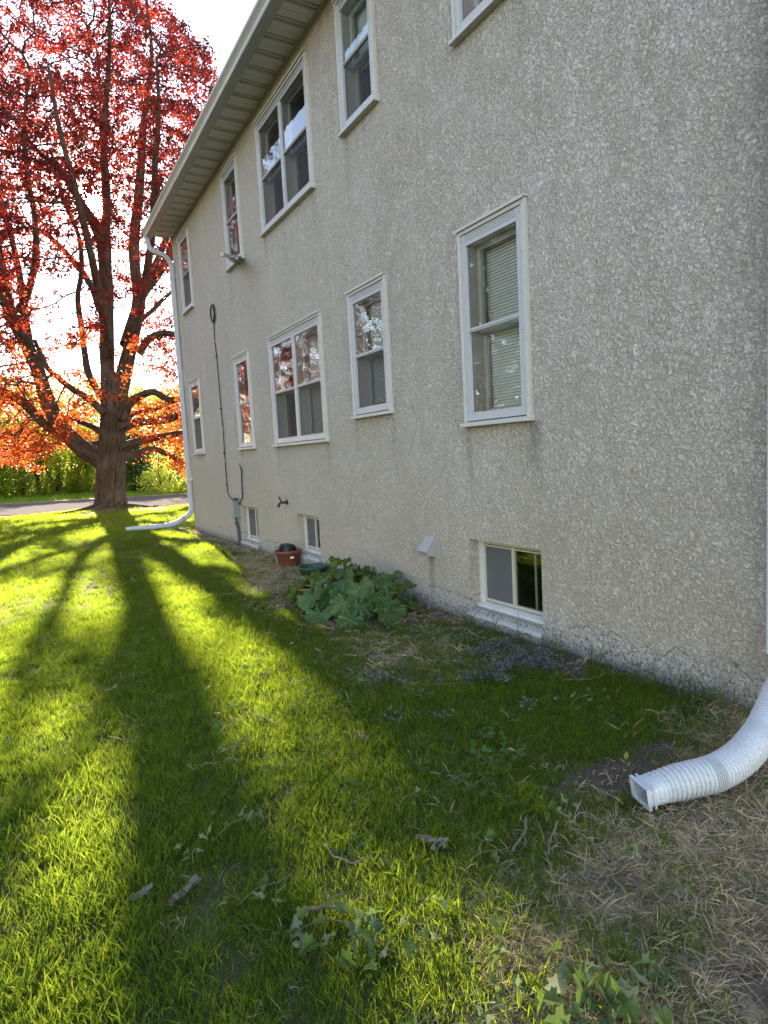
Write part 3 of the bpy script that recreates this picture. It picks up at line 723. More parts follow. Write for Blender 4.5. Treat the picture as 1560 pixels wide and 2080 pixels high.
# ------------------------------------------------------------------ fixtures on the wall
def wpath(pts, x): return [on_wall(a, b, x) for a, b in pts]
cb = thing('cable', 'thin black cable coiled at its top end, hanging down the stucco wall', 'cable', tuple(on_wall(432, 638)))
mb = MB(); path = wpath([(434,648),(436,690),(440,724),(445,780),(449,830),(453,870),(456,920),(460,970),(463,1000),(470,1013),(478,1016),(484,1013)], WX-.02)
mb.tube(smoothpath(path, 70), .009, 6); dpart(mb, 'cord', M['wire'], cb, True)
mb = MB(); c0 = on_wall(432.5, 637, WX-.025)
for q in range(2):
    mb.tube([c0+Vector((-.01*q, (.13-.02*q)*math.cos(a)+.01*q, (.15-.012*q)*math.sin(a))) for a in np.linspace(0, 2*math.pi, 26)], .010, 6)
dpart(mb, 'coil', M['wire'], cb, True)
mb = MB()
for (a, b) in ((440,724),(449,830),(456,920),(461,985)):
    c = on_wall(a, b, WX-.012); mb.box(c-Vector((.02,.02,.012)), c+Vector((.013,.02,.012)))
dpart(mb, 'clip', M['wire'], cb)
c2 = thing('cable', 'short black cable stub rising from the grey electrical box', 'cable', tuple(on_wall(491, 955)))
mb = MB(); mb.tube(smoothpath(wpath([(490.5,952),(491,975),(492,1000),(492,1010),(488,1018),(485,1024)], WX-.025), 24), .011, 6); dpart(mb, 'cord', M['wire'], c2, True)
mb = MB(); c = on_wall(491, 956, WX-.02)
mb.tube([c, c+Vector((-.02,.0,.07)), c+Vector((-.035,.005,.12))], [.014,.009,.004], 6); dpart(mb, 'frayed_end', M['wire'], c2, True)
bx = thing('electrical_box', 'grey metal electrical box on the wall left of the farthest basement window', 'electrical box', tuple(on_wall(482, 1052)))
p0 = on_wall(476, 1020); p1 = on_wall(489, 1052)
mb = MB(); mb.box((WX-.10, 10.22, .47), (WX+.002, 10.46, .75)); dpart(mb, 'housing', M['box'], bx, bevel=.006)
mb = MB(); mb.box((WX-.112, 10.215, .49), (WX-.101, 10.465, .76)); dpart(mb, 'cover', M['box'], bx, bevel=.004)
mb = MB(); mb.tube([(WX-.05,10.33,.47),(WX-.05,10.33,.38),(WX-.035,10.30,.28),(WX-.035,10.27,.1),(WX-.035,10.27,-.05)], .028, 10); dpart(mb, 'conduit', M['conduit'], bx, True)
mb = MB(); mb.tube([(WX-.05,10.33,.75),(WX-.05,10.33,.80)], .03, 10); mb.tube([(WX-.03,10.2,.72),(WX-.03,10.12,.72),(WX-.03,10.08,.69)], .012, 6); dpart(mb, 'fitting', M['conduit'], bx, True)
fc = thing('garden_tap', 'small dark outdoor tap on the wall above the pots', 'tap', tuple(on_wall(581, 1020)))
c = on_wall(584, 1020)
mb = MB(); mb.tube([c+Vector((.0,0,0)), c+Vector((-.10,0,0)), c+Vector((-.125,0,-.02)), c+Vector((-.135,0,-.06))], [.018,.018,.018,.02], 10)
mb.tube([c+Vector((.001,0,0)), c+Vector((-.012,0,0))], .035, 12); mb.tube([c+Vector((-.085,0,.0)), c+Vector((-.11,0,.06))], .012, 8); dpart(mb, 'spout', M['brass'], fc, True)
mb = MB(); hc = c+Vector((-.112,0,.065))
mb.tube([hc+Vector((.03*math.cos(a)*.4, .034*math.cos(a), .034*math.sin(a)*.4+.0)) + Vector((0,0,0)) for a in np.linspace(0, 2*math.pi, 14)], .008, 6); mb.tube([hc+Vector((0,-.034,0)), hc+Vector((0,.034,0))], .007, 6); dpart(mb, 'handle', M['brass'], fc, True)
vh = thing('dryer_vent', 'small pale metal vent hood on the wall between rhubarb and basement window', 'vent', tuple(on_wall(875, 1110)))
y0, y1, z0, z1 = 4.515, 4.665, .475, .655; X = WX
mb = MB()
mb.add([(X-.005,y0+.015,z1),(X-.005,y1-.015,z1),(X-.11,y1-.0,z0+.055),(X-.11,y0+.0,z0+.055),(X-.09,y1,z0+.015),(X-.09,y0,z0+.015),(X,y0,z0),(X,y1,z0),(X+.002,y0+.01,z1-.01),(X+.002,y1-.01,z1-.01)],
       [(0,3,2,1),(3,5,4,2),(0,8,6,5,3),(1,2,4,7,9),(0,1,9,8)])
dpart(mb, 'hood', M['venthood'], vh, bevel=.003)
mb = MB(); mb.box((X-.006,y0-.012,z0+.0),(X+.001,y1+.012,z1+.012)); dpart(mb, 'back_plate', M['venthood'], vh)
mb = MB(); mb.add([(X-.07,y0+.012,z0+.02),(X-.07,y1-.012,z0+.02),(X-.012,y1-.012,z0+.09),(X-.012,y0+.012,z0+.09)], [(0,1,2,3)]); dpart(mb, 'flap', M['rust'], vh)
br = thing('wall_bracket', 'grey metal arm sticking out below the second upper window from the far corner', 'bracket', tuple(on_wall(484, 538)))
a = on_wall(484, 538, WX-.06); b = at_depth(464, 520, 9.4); 
a = Vector((WX-.05, 9.40, 4.39)); k1 = on_wall(466, 521, WX-.42); k2 = on_wall(451, 516, WX-.62); k3 = on_wall(483, 521, WX-.07)
mb = MB(); mb.sweep([a, k1], [(-.02,-.03),(.02,-.03),(.02,.03),(-.02,.03)]); mb.sweep([k1, k2], [(-.02,-.02),(.02,-.02),(.02,.02),(-.02,.02)]); dpart(mb, 'arm', M['gutter'], br)
mb = MB(); mb.sweep([k1, k3], [(-.06,-.008),(.06,-.008),(.06,.008),(-.06,.008)]); dpart(mb, 'shelf_plate', M['gutter'], br)
mb = MB(); mb.box(a-Vector((.02,.05,.05)), a+Vector((.045,.05,.03))); dpart(mb, 'base', M['gutter'], br)

# ------------------------------------------------------------------ pots
def pot(name, label, mat, c, r, h, tilt=None, group=None, rim=True, ridge=False):
    root = thing(name, label, 'plant pot', c, 0, group)
    if tilt: root.rotation_euler = tilt
    pr = [(.0, 0), (r*.70, 0), (r*.74, .01), (r*.95, h*.78)]
    if rim: pr += [(r*1.02, h*.80), (r*1.04, h*.96), (r*1.06, h), (r*.98, h), (r*.93, h*.93), (r*.68, .03), (0, .03)]
    else: pr += [(r, h), (r*.95, h), (r*.70, .03), (0, .03)]
    mb = MB(); mb.lathe(pr, k=36); link('body', mb.mesh('body', True), root, mat)
    rm = MB(); k = 36
    rm.lathe([(r*1.035, h*.86), (r*1.06, h*.87), (r*1.085, h*.99), (r*1.06, h*1.02), (r*1.02, h*.99)], k=k); link('rim', rm.mesh('rim', True), root, mat)
    return root
zp = float(gh(2.86, 7.55))
tpot = pot('plant_pot', 'terracotta-coloured plastic pot by the middle basement window, holding a black pot', M['terracotta'], (2.90, 7.62, zp), .165, .225)
pot('plant_pot', 'black plastic pot lying tilted inside the terracotta-coloured pot', M['blackpot'], (2.90, 7.68, zp+.12), .105, .15, (R(-28), R(22), 0))
pot('plant_pot', 'wide green plastic pot standing behind the rhubarb leaves', M['greenpot'], (2.91, 6.86, zp-.08), .165, .19)
pot('plant_pot', 'faded tan pot half hidden behind the terracotta-coloured pot', M['bamboo'], (2.95, 7.93, zp), .13, .22)
v = Vector((-2.80, -7.75, 0)).normalized(); s_ = Vector((-v.y, v.x, 0)); v = (v*.96+s_*.28).normalized(); s_ = Vector((-v.y, v.x, 0)); q = v*.160+Vector((0,0,.135))
lb = MB(); lb.add([q-s_*.025, q+s_*.025, q+s_*.025+v*.004+Vector((0,0,.022)), q-s_*.025+v*.004+Vector((0,0,.022))], [(0,1,2,3)])
link('sticker', lb.mesh('sticker'), tpot, M['slat'])

# ------------------------------------------------------------------ rhubarb
def rhubarb_leaf(seed, L=.30):
    """broad wavy leaf: base at the origin, lying along +x, its upper face +z"""
    r = random.Random(seed); V = []; nr, na = 9, 56; ph = r.uniform(0, 6); fs = []; ve = [1.0]
    V.append((0, 0, 0))
    for i in range(1, nr+1):
        t = i/nr
        for j in range(na+1):
            a = -math.pi + 2*math.pi*j/na; aa = abs(a)
            rad = L*(.42 + .58*math.cos(a/2)**1.3)*(1 - .55*math.exp(-((math.pi-aa)/.30)**2))
            rad *= 1 + .07*math.sin(9*a+ph) + .05*math.sin(17*a+ph*2)
            x, y = rad*t*math.cos(a)*1.0, rad*t*math.sin(a)*1.02
            vein = abs(math.sin(a*3.5+.0)); z = .034*L/.3*vein*t*(1-.3*t)*2 - .10*L*(t**2)*.8
            z += .11*L*t**2.4*math.sin(8*a+ph) + .05*L*t*t*math.sin(15*a+ph*1.7) + .03*L*t*math.sin(23*a) - .30*L*max(0, x/L)**2 + .10*L*math.cos(2*a+ph)*t + .22*L*abs(y/L)
            V.append((x, y, z)); ve.append(max(0, 1-abs(math.sin(a*3.5))*4.5)*(1-.5*t) if aa < 2.8 else 0)
    for j in range(na): fs.append((0, 1+j, 2+j))
    for i in range(nr-1):
        for j in range(na): a = 1+i*(na+1)+j; fs.append((a, a+na+1, a+na+2, a+1))
    me = bpy.data.meshes.new('leaf'); me.from_pydata(V, [], fs); me.polygons.foreach_set('use_smooth', [True]*len(fs)); me.materials.append(M['rhubarb']); fattr(me, 'vein', ve); return me
rl = [rhubarb_leaf(k) for k in range(6)]
rc = Vector((2.55, 5.22, 0)); rc.z = float(gh(rc.x, rc.y))
rh = thing('rhubarb_plant', 'large rhubarb plant with broad dark green leaves growing against the wall', 'plant', rc)
r = random.Random(5); stem_mb = None
tips = []
for ring, (n_, rad0, hz, sz, tilt) in enumerate([(19, .76, .10, .15, .95), (18, .60, .20, .18, .75), (16, .42, .31, .20, .55), (9, .22, .40, .19, .45), (3, .08, .5, .15, .3)]):
    for k in range(n_):
        a = 2*math.pi*(k+r.uniform(-.35, .35))/n_ + ring*.4
        rad = rad0*r.uniform(.8, 1.15); ex = 1.25 if abs(math.sin(a)) > .5 else 1.0
        base = Vector((math.cos(a)*rad*.60, math.sin(a)*rad*.84*ex, hz*.84*r.uniform(.6, 1.12)))
        if base.x > .40: base.x = .40; base.z += .05
        tips.append((base, a, sz*r.uniform(.5, 1.05), tilt+r.uniform(-.6, .6)))
sm = []
for (b, a, sz, tilt) in tips:
    o = link('leaf', r.choice(rl), rh); o.location = b
    s = sz/.30; o.scale = (s, s*r.uniform(.85, 1.1), s)
    if b.x > .3 and r.random() < .5: tilt = -r.uniform(.2, .8)
    o.rotation_euler = Euler((r.uniform(-.55, .55), tilt, a+r.uniform(-.45, .45)), 'XYZ')
    mb = MB(); root0 = Vector((b.x*.12, b.y*.2, -.02)); mid = root0.lerp(b, .6)+Vector((0,0,.05))
    mb.tube(smoothpath([root0, mid, b+Vector((0,0,-.004))], 7), [.012,.012,.011,.010,.009,.008,.006], 6); link('stalk', mb.mesh('stalk', True), rh, M['rhustem'])

# ------------------------------------------------------------------ fallen sprigs, twigs, bark, a seedling
def lobed_leaf(seed, curl, L=.07):
    """five-lobed maple leaf, base at the origin along +x, curled"""
    r = random.Random(seed); out_ = [(0,0),(.10,-.16),(.02,-.36),(.24,-.26),(.30,-.34),(.33,-.55),(.50,-.40),(.60,-.44),(.58,-.20),(.74,-.17),(.84,-.20),(1,0)]
    out_ = out_ + [(x, -y) for x, y in out_[-2:0:-1]]
    out_ = [(x+r.uniform(-.03,.03), y*r.uniform(.85,1.12)) for x, y in out_]
    V = [(0,0,0),(.33,0,.0),(.62,0,.0)]; n = len(out_); V += [(x, y, 0) for x, y in out_]
    for i in range(n): pass
    fs = []
    for i in range(n):
        j = (i+1) % n; mx = (out_[i][0]+out_[j][0])/2; c = 1 if mx < .48 else 2
        fs.append((c, 3+i, 3+j))
    for i in range(n):
        j = (i+1) % n; c0 = 1 if (out_[i][0]+out_[(i-1) % n][0])/2 < .48 else 2; c1 = 1 if (out_[i][0]+out_[j][0])/2 < .48 else 2
        if c0 != c1: fs.append((3+i, c1, c0) if c0 == 1 else (3+i, c1, c0))
    P = []
    for x, y, z in V:
        z = abs(y)*(.5+curl*.5) - curl*.65*x*x + .08*math.sin(9*y+seed)*curl; y2 = y*(1-.35*curl)
        P.append((x*L*(1-.2*curl), y2*L, z*L))
    me = bpy.data.meshes.new('leaf'); me.from_pydata(P, [], fs); me.materials.append(M['sprig']); me.validate(); return me
ll = [lobed_leaf(k, .15+.16*k) for k in range(6)]
SPR = [  # px, py, leaves, size, spread, heading, label
 (487,1672,10,.060,.12,.3,'limp grey-green leaf sprig on the grass at left, midway up the lawn'),
 (396,1732,5,.055,.05,1.2,'tiny pale leaf tuft lying alone in the shaded lawn at left'),
 (545,1805,10,.065,.12,.1,'wilted leafy sprig in the sun with whitish undersides, left of the big clump'),
 (690,1880,16,.100,.15,-.5,'big fallen leafy sprig, darker leaves, joined by a pale stick'),
 (775,1928,15,.095,.12,-1.0,'heap of curled fallen leaves over a dark hollow, right of the big sprig'),
 (885,1865,7,.055,.10,.5,'thin sprig with a pale curled end in the lower middle of the lawn'),
 (830,1622,5,.060,.06,.2,'small pale leaf cluster in the shaded lawn below the violet patch'),
 (900,1720,3,.070,.04,.2,'single white-backed leaf curled beside the piece of bark'),
 (1000,1735,9,.075,.11,-.2,'loose leafy sprig right of the piece of bark'),
 (1150,1650,14,.060,.10,.9,'dense dull green sprig at the top of a thin grey twig'),
 (1190,1418,10,.060,.13,0,'pale sprig in the shade near the foundation'),
 (1275,1742,9,.065,.12,.2,'flat dark green sprig at the edge of the dry grass'),
 (1385,1828,5,.050,.05,.4,'small pale star-shaped leaf sprig alone on the dry grass'),
 (1055,1925,8,.060,.09,-.4,'drooping sprig with one white leaf left of the lowest large sprig'),
 (1180,1975,8,.075,.12,-.7,'upper half of the lowest large sprig, with upright folded leaf'),
 (1250,2040,22,.125,.13,-.9,'largest pale green maple sprig, at the bottom edge of the lawn'),
 (845,1282,6,.050,.08,0,'small drab sprig on the short grass between rhubarb and basement window'),
 (1400,1905,5,.045,.06,.4,'yellow-green weed sprig in the dry grass below the hose'),
 (1010,2055,7,.060,.09,.1,'sunlit sprig at the bottom edge left of the largest sprig'),
]
r = random.Random(21)
def settle(px, py, dz=0):
    p = on_ground(px, py); p.z = float(gh(p.x, p.y)); return on_ground(px, py, p.z+dz)
for (px, py, n_, sz, sp, hd, lab) in SPR:
    c = settle(px, py, .045); root = thing('fallen_sprig', lab, 'leafy sprig', c, hd, 'fallen leafy sprigs on the lawn')
    mb = MB(); pts = smoothpath([(-sp*.9,0,-.008),(-sp*.3,sp*.12,.008),(sp*.3,-sp*.06,.012),(sp*.8,sp*.1,.0)], 9)
    mb.tube(pts, [.0019-.00013*i for i in range(9)], 5); link('stem', mb.mesh('stem', True), root, M['stick'])
    for k in range(n_):
        t = r.uniform(.1, 1); a = pts[min(8, int(t*8))]; o = link('leaf', ll[r.randrange(6)], root)
        o.location = a+Vector((r.gauss(0, sp*.30), r.gauss(0, sp*.42), r.uniform(-.008, .022))); s = sz/.07*r.uniform(.3, .68)
        flip = math.pi if r.random() < .35 else 0
        o.rotation_euler = (r.uniform(-.7, .7)+flip, r.uniform(-.55, .55), r.uniform(0, 6.28)); o.scale = (s, s, s)
TW = [  # name, pixel path, thickness, label
 ('twig', [(1068,1662),(1066,1690),(1052,1710),(1040,1728)], .006, 'curved grey twig lying right of the loose leafy sprig'),
 ('twig', [(1132,1668),(1125,1690),(1116,1712),(1114,1735)], .005, 'thin grey twig reaching down from the dense dull green sprig'),
 ('twig', [(1150,1802),(1156,1815),(1166,1832)], .004, 'short bent pale twig in the thin grass left of the dry patch'),
 ('twig', [(612,1853),(650,1843),(672,1842),(700,1852)], .007, 'pale stick lying across the top of the big fallen sprig'),
 ('twig', [(660,1715),(680,1740),(720,1752),(755,1737)], .004, 'long thin curved twig in sunlit grass above the big sprig'),
 ('twig', [(1472,1905),(1490,1925),(1518,1945)], .008, 'grey stick sunk in the dry grass at right'),
 ('twig', [(1138,1330),(1145,1352),(1162,1372),(1175,1382)], .003, 'dry thin stem on the bare soil by the foundation'),
 ('twig', [(1175,1382),(1210,1376),(1235,1365)], .003, 'thin straw stem lying along the foundation soil'),
]
for (nm, px, th, lab) in TW:
    P = [settle(a, b, .045) for a, b in px]; root = thing(nm, lab, 'twig', P[0], 0, 'twigs lying on the lawn')
    mb = MB(); pp = smoothpath(P, 14); pp = [p+Vector((0,0,.004*math.sin(i*1.3))) for i, p in enumerate(pp)]
    mb.tube(pp, [th*(1-.4*i/13)*(1+.12*math.sin(i*2.7)) for i in range(14)], 6); dpart(mb, 'shoot', M['stick'], root, True)
    if th > .004:
        mb = MB(); a = pp[6]; d_ = (pp[7]-pp[5]).normalized(); s_ = Vector((-d_.y, d_.x, .25)); mb.tube([a, a+s_*.025+d_*.03, a+s_*.035+d_*.07], [th*.5, th*.4, th*.25], 5); dpart(mb, 'side_shoot', M['stick'], root, True)
BK = [((845,1703),(905,1716), .020, 'dark weathered piece of bark in the middle of the lawn'),
      ((268,1830),(300,1812), .017, 'short dark stick end in the lawn at lower left'),
      ((345,1838),(405,1785), .014, 'broken bark-covered stick half sunk in the shaded lawn at lower left')]
for a, b, th, lab in BK:
    A, B = settle(*a, .022), settle(*b, .03); th *= .72; root = thing('bark_piece', lab, 'bark', A, 0)
    d_ = (B-A); nrm = Vector((-d_.y, d_.x, 0)).normalized(); mb = MB(); n_ = 12
    pts = [A.lerp(B, i/(n_-1))+nrm*(.006*math.sin(i*1.1))+Vector((0,0,.004*math.sin(i*1.9))) for i in range(n_)]
    sec = [(math.cos(2*math.pi*j/9)*(1+.18*math.sin(j*2.3)), .75*math.sin(2*math.pi*j/9)*(1+.15*math.cos(j*3.1))) for j in range(9)]
    mb.sweep(pts, sec, [th*(.75+.3*math.sin(i*.9+1)**2) for i in range(n_)]); dpart(mb, 'bark', M['barkbit'], root)
    mb = MB()
    for q in range(3):
        p = pts[2+q*3]+Vector((0,0,th*.6)); mb.add([p-nrm*.012, p+d_.normalized()*.03-nrm*.006, p+d_.normalized()*.034+nrm*.01+Vector((0,0,.006)), p+nrm*.012+Vector((0,0,.004))], [(0,1,2,3)])
    dpart(mb, 'flake', M['stick'], root)
sd = thing('seedling', 'small upright seedling on the bare soil left of the hose mouth', 'seedling', settle(1277, 1590))
mb = MB(); mb.tube([(0,0,0),(.004,.004,.04),(-.012,.006,.085),(-.014,.004,.12)], [.002,.0018,.0015,.001], 5); mb.tube([(.002,.002,.03),(-.02,.02,.06)], .0012, 5); link('stem', mb.mesh('stem', True), sd, M['stick'])
for k, (lx, z, s, rx) in enumerate([(-.014,.10,.55,-1.2),(-.012,.085,.4,-.6),(-.02,.055,.3,-.9),(0,.07,.3,-1.1)]):
    mb = MB(); Lf = .07*s; mb.add([(0,0,0),(Lf*.5,-Lf*.3,.002),(Lf,0,0),(Lf*.5,Lf*.3,.002),(Lf*.5,0,-.003)], [(0,1,4),(1,2,4),(2,3,4),(3,0,4)])
    o = link('leaf', mb.mesh('leaf'), sd, M['lime']); o.location = (lx, .004, z); o.rotation_euler = (0, rx, k*1.9)
# flat stones at the foot of the far corner
for k, (x, y, s, lab) in enumerate([(2.72,13.95,.16,'flat pale stone under the far hose, nearer the maple'), (2.88,13.62,.14,'flat pale stone at the foot of the far corner')]):
    mb = MB(); n_ = 9; rr = random.Random(k)
    ring = [(s*math.cos(2*math.pi*j/n_)*rr.uniform(.8,1.15), s*.7*math.sin(2*math.pi*j/n_)*rr.uniform(.8,1.15)) for j in range(n_)]
    mb.add([(a, b, -.02) for a, b in ring]+[(a*.93, b*.93, .045) for a, b in ring], [tuple(range(n_))[::-1], tuple(range(n_, 2*n_))]+[(j, (j+1) % n_, n_+(j+1) % n_, n_+j) for j in range(n_)])
    o = mb.build('stone', M['kerb'], None, False, .006, (x, y, float(gh(x, y))+.01)); tag(o, lab, 'stone')

# ------------------------------------------------------------------ trees
def tube_net(segs, k=5):
    """segs: (n,8) array of ax ay az bx by bz ra rb -> prisms"""
    segs = np.asarray(segs, float); A = segs[:, :3]; B = segs[:, 3:6]; ra = segs[:, 6]; rb = segs[:, 7]
    T = B-A; Ln = np.linalg.norm(T, axis=1, keepdims=True)+1e-9; T = T/Ln
    h = np.where(np.abs(T[:, 2:3]) < .9, np.array([[0,0,1.]]), np.array([[1.,0,0]]))
    U = np.cross(T, h); U /= np.linalg.norm(U, axis=1, keepdims=True)+1e-9; Wv = np.cross(T, U)
    th = 2*np.pi*np.arange(k)/k; c = np.cos(th)[None, :, None]; s = np.sin(th)[None, :, None]
    D = U[:, None]*c + Wv[:, None]*s
    V = np.concatenate([A[:, None]-T[:, None]*ra[:, None, None]*.4 + D*ra[:, None, None], B[:, None]+T[:, None]*rb[:, None, None]*.4 + D*rb[:, None, None]], 1)
    n = len(segs); base = (np.arange(n)*2*k)[:, None]; j = np.arange(k)[None]
    Fq = np.stack([base+j, base+(j+1) % k, base+k+(j+1) % k, base+k+j], -1).reshape(-1, 4)
    u = np.tile((th/(2*np.pi))[None, None], (n, 2, 1)); 
    return V.reshape(-1, 3), Fq
def colonize(seeds, attr_pts, step=.34, infl=2.6, kill=.5, iters=70, wig=.18, droop=0):
    """grow branches from seed nodes (pos, radius) towards attractor points"""
    pos = [Vector(p) for p, _ in seeds]; par = [-1]*len(pos); att = [Vector(p) for p in attr_pts]; rr = random.Random(3)
    tried = {}
    for it in range(iters):
        kd = kdtree.KDTree(len(pos))
        for i, p in enumerate(pos): kd.insert(p, i)
        kd.balance(); pull = {}; keep = []
        for a in att:
            co, i, d = kd.find(a)
            if d < kill: continue
            keep.append(a)
            if d < infl or it > 14: pull.setdefault(i, []).append((a-co).normalized())
        att = keep
        if not pull or not att: break
        grew = 0
        for i, vs in pull.items():
            if tried.get(i, 0) >= 3: continue
            d = sum(vs, Vector())
            if d.length < .05: tried[i] = 3; continue
            d.normalize(); d += Vector((rr.gauss(0, wig), rr.gauss(0, wig), rr.gauss(0, wig)-droop)); d.normalize()
            pos.append(pos[i]+d*step); par.append(i); tried[i] = tried.get(i, 0)+1; grew += 1
        if not grew: break
    return pos, par
def twig_radii(pos, par, n0, tip=.007, e=2.35):
    r_ = [0.0]*len(pos); ch = [0]*len(pos)
    for i in range(len(pos)-1, n0-1, -1):
        if ch[i] == 0: r_[i] = tip
        else: r_[i] = r_[i]**(1/e)
        p = par[i]
        if p >= n0: r_[p] += r_[i]**e; ch[p] += 1
    return r_, ch
def leaf_cloud(centers, per, spread, size, seed, droop=.35, flat=.5, shape=4):
    """many small folded leaves round the given centres; returns V, F, var"""
    g = np.random.default_rng(seed); C_ = np.repeat(np.asarray(centers), per, axis=0); n = len(C_)
    C_ = C_ + g.normal(0, 1, (n, 3))*spread*np.array([1, 1, .75])
    d = g.normal(0, 1, (n, 3)); d[:, 2] = d[:, 2]*.7-droop; d /= np.linalg.norm(d, axis=1, keepdims=True)
    u = g.normal(0, 1, (n, 3)); u[:, :2] *= flat; s = np.cross(d, u); s /= np.linalg.norm(s, axis=1, keepdims=True)+1e-9
    nn = np.cross(d, s); sz = size*g.uniform(.6, 1.25, (n, 1))
    P0 = C_; P1 = C_+(d*.45+s*.46)*sz+nn*sz*.12; P2 = C_+d*sz; P3 = C_+(d*.45-s*.46)*sz+nn*sz*.12
    V = np.stack([P0, P1, P2, P3], 1).reshape(-1, 3)
    b = (np.arange(n)*4)[:, None]; Fc = np.concatenate([b+np.array([[0,1,2]]), b+np.array([[0,2,3]])])
    cl = np.repeat(g.uniform(0, 1, len(centers)), per); var = np.clip(.72*cl+.28*g.uniform(0, 1, n), 0, 1)
    return V, Fc, np.repeat(var, 4)
def limb_mesh(name, pts, rad, parent, mat, k=14, n=None, ridge=.05, off=(0,0,0), seed=0, close=True):
    n = n or max(10, len(pts)*7); P = smoothpath(pts, n); q = np.linspace(0, len(rad)-1, n); rr = np.interp(q, range(len(rad)), rad)
    V = []; ua = []; ub = []; s = 0; o = Vector(off); ph = seed*1.7
    up = Vector((.3, .2, .93)).normalized() if abs((P[-1]-P[0]).normalized().z) < .8 else Vector((1, 0, 0))
    a = None
    for i, p in enumerate(P):
        t = (P[min(i+1, n-1)]-P[max(i-1, 0)]).normalized()
        a = (up if a is None else a); a = (a - t*a.dot(t)).normalized(); b = t.cross(a)
        if i: s += (p-P[i-1]).length
        for j in range(k+1):
            th = 2*math.pi*j/k; f = 1+ridge*math.sin(7*th+ph+.6*math.sin(s*2.3))+ridge*.7*math.sin(13*th-ph+s*1.1)+.04*math.sin(s*3.1+2*th+ph)
            V.append(p+(a*math.cos(th)+b*math.sin(th))*rr[i]*f-o); ua.append(th*max(.25, rr[0])*1.0); ub.append(s)
    K = k+1; f = np.array([(i*K+j, i*K+j+1, (i+1)*K+j+1, (i+1)*K+j) for i in range(n-1) for j in range(k)])
    me = np_mesh(name, V, f, smooth=True); fattr(me, 'ua', ua[:len(me.vertices)]); fattr(me, 'ub', ub[:len(me.vertices)])
    return link(name, me, parent, mat), P, rr
TD = at_depth(226, 1036, 1).y and (Vector((2.45, 22.45, 0))-Vector((0,0,CAMH))).dot(FW)    # camera depth of the maple
PXM = TD/F                                        # metres per photo pixel at that depth
base = Vector((2.45, 22.45, 0))
maple = thing('maple_tree', 'huge red-leaved maple with thick forked trunk beside the road', 'tree', base, 0, 'red-leaved maples')
def tp(px, py, dz=0): return at_depth(px, py, TD+dz)
# trunk with root flare
TR = [(222,1046,33,0),(224,1030,30,0),(224,1005,28,0),(225,970,26.5,0),(226,925,26,0),(227,880,23.5,0),(229,835,22.5,0),(230,800,22.5,0),(231,775,24,0),(232,755,20,0)]
def trunk_mesh():
    n, k = 110, 110; P = smoothpath([tp(a, b, d) for a, b, _, d in TR], n); rr = np.interp(np.linspace(0, len(TR)-1, n), range(len(TR)), [c*PXM for _, _, c, _ in TR])
    V = []; ua = []; ub = []; s = 0
    for i, p in enumerate(P):
        if i: s += (p-P[i-1]).length
        z = p.z
        for j in range(k+1):
            th = 2*math.pi*j/k
            fl = math.exp(-max(0, z)/.22)*(.16+.30*max(0, math.sin(3*th+.6))**2+.22*max(0, math.sin(5*th+2))**3)
            rg = .022*math.sin(24*th+1.6*math.sin(s*1.7)+.8*math.sin(s*4.1))+.016*math.sin(37*th+2.0*math.sin(s*1.1+1))+.012*math.sin(11*th+s*.6)
            sh = .05*math.sin(2*th+s*.9)+.03*math.sin(3*th-s*1.3)
            kn = sum(am*math.exp(-(((th-kt+math.pi) % (2*math.pi)-math.pi)/.16)**2-((s-ks)/.12)**2) for kt, ks, am in KN)
            R_ = rr[i]*(1+rg+sh*.6+fl)+kn
            V.append(Vector((p.x+math.cos(th)*R_, p.y+math.sin(th)*R_, z-.06))-base); ua.append(th*.55); ub.append(s)
    K = k+1; f = np.array([(i*K+j, i*K+j+1, (i+1)*K+j+1, (i+1)*K+j) for i in range(n-1) for j in range(k)])
    me = np_mesh('trunk', V, f, smooth=True); fattr(me, 'ua', ua); fattr(me, 'ub', ub); return me
KN = [(-1.75,2.05,.10),(-1.45,2.1,.08),(-1.55,2.75,.07),(-1.9,3.3,.06),(-1.3,3.35,.06),(-1.5,1.9,.09)]
link('trunk', trunk_mesh(), maple, M['bark'])
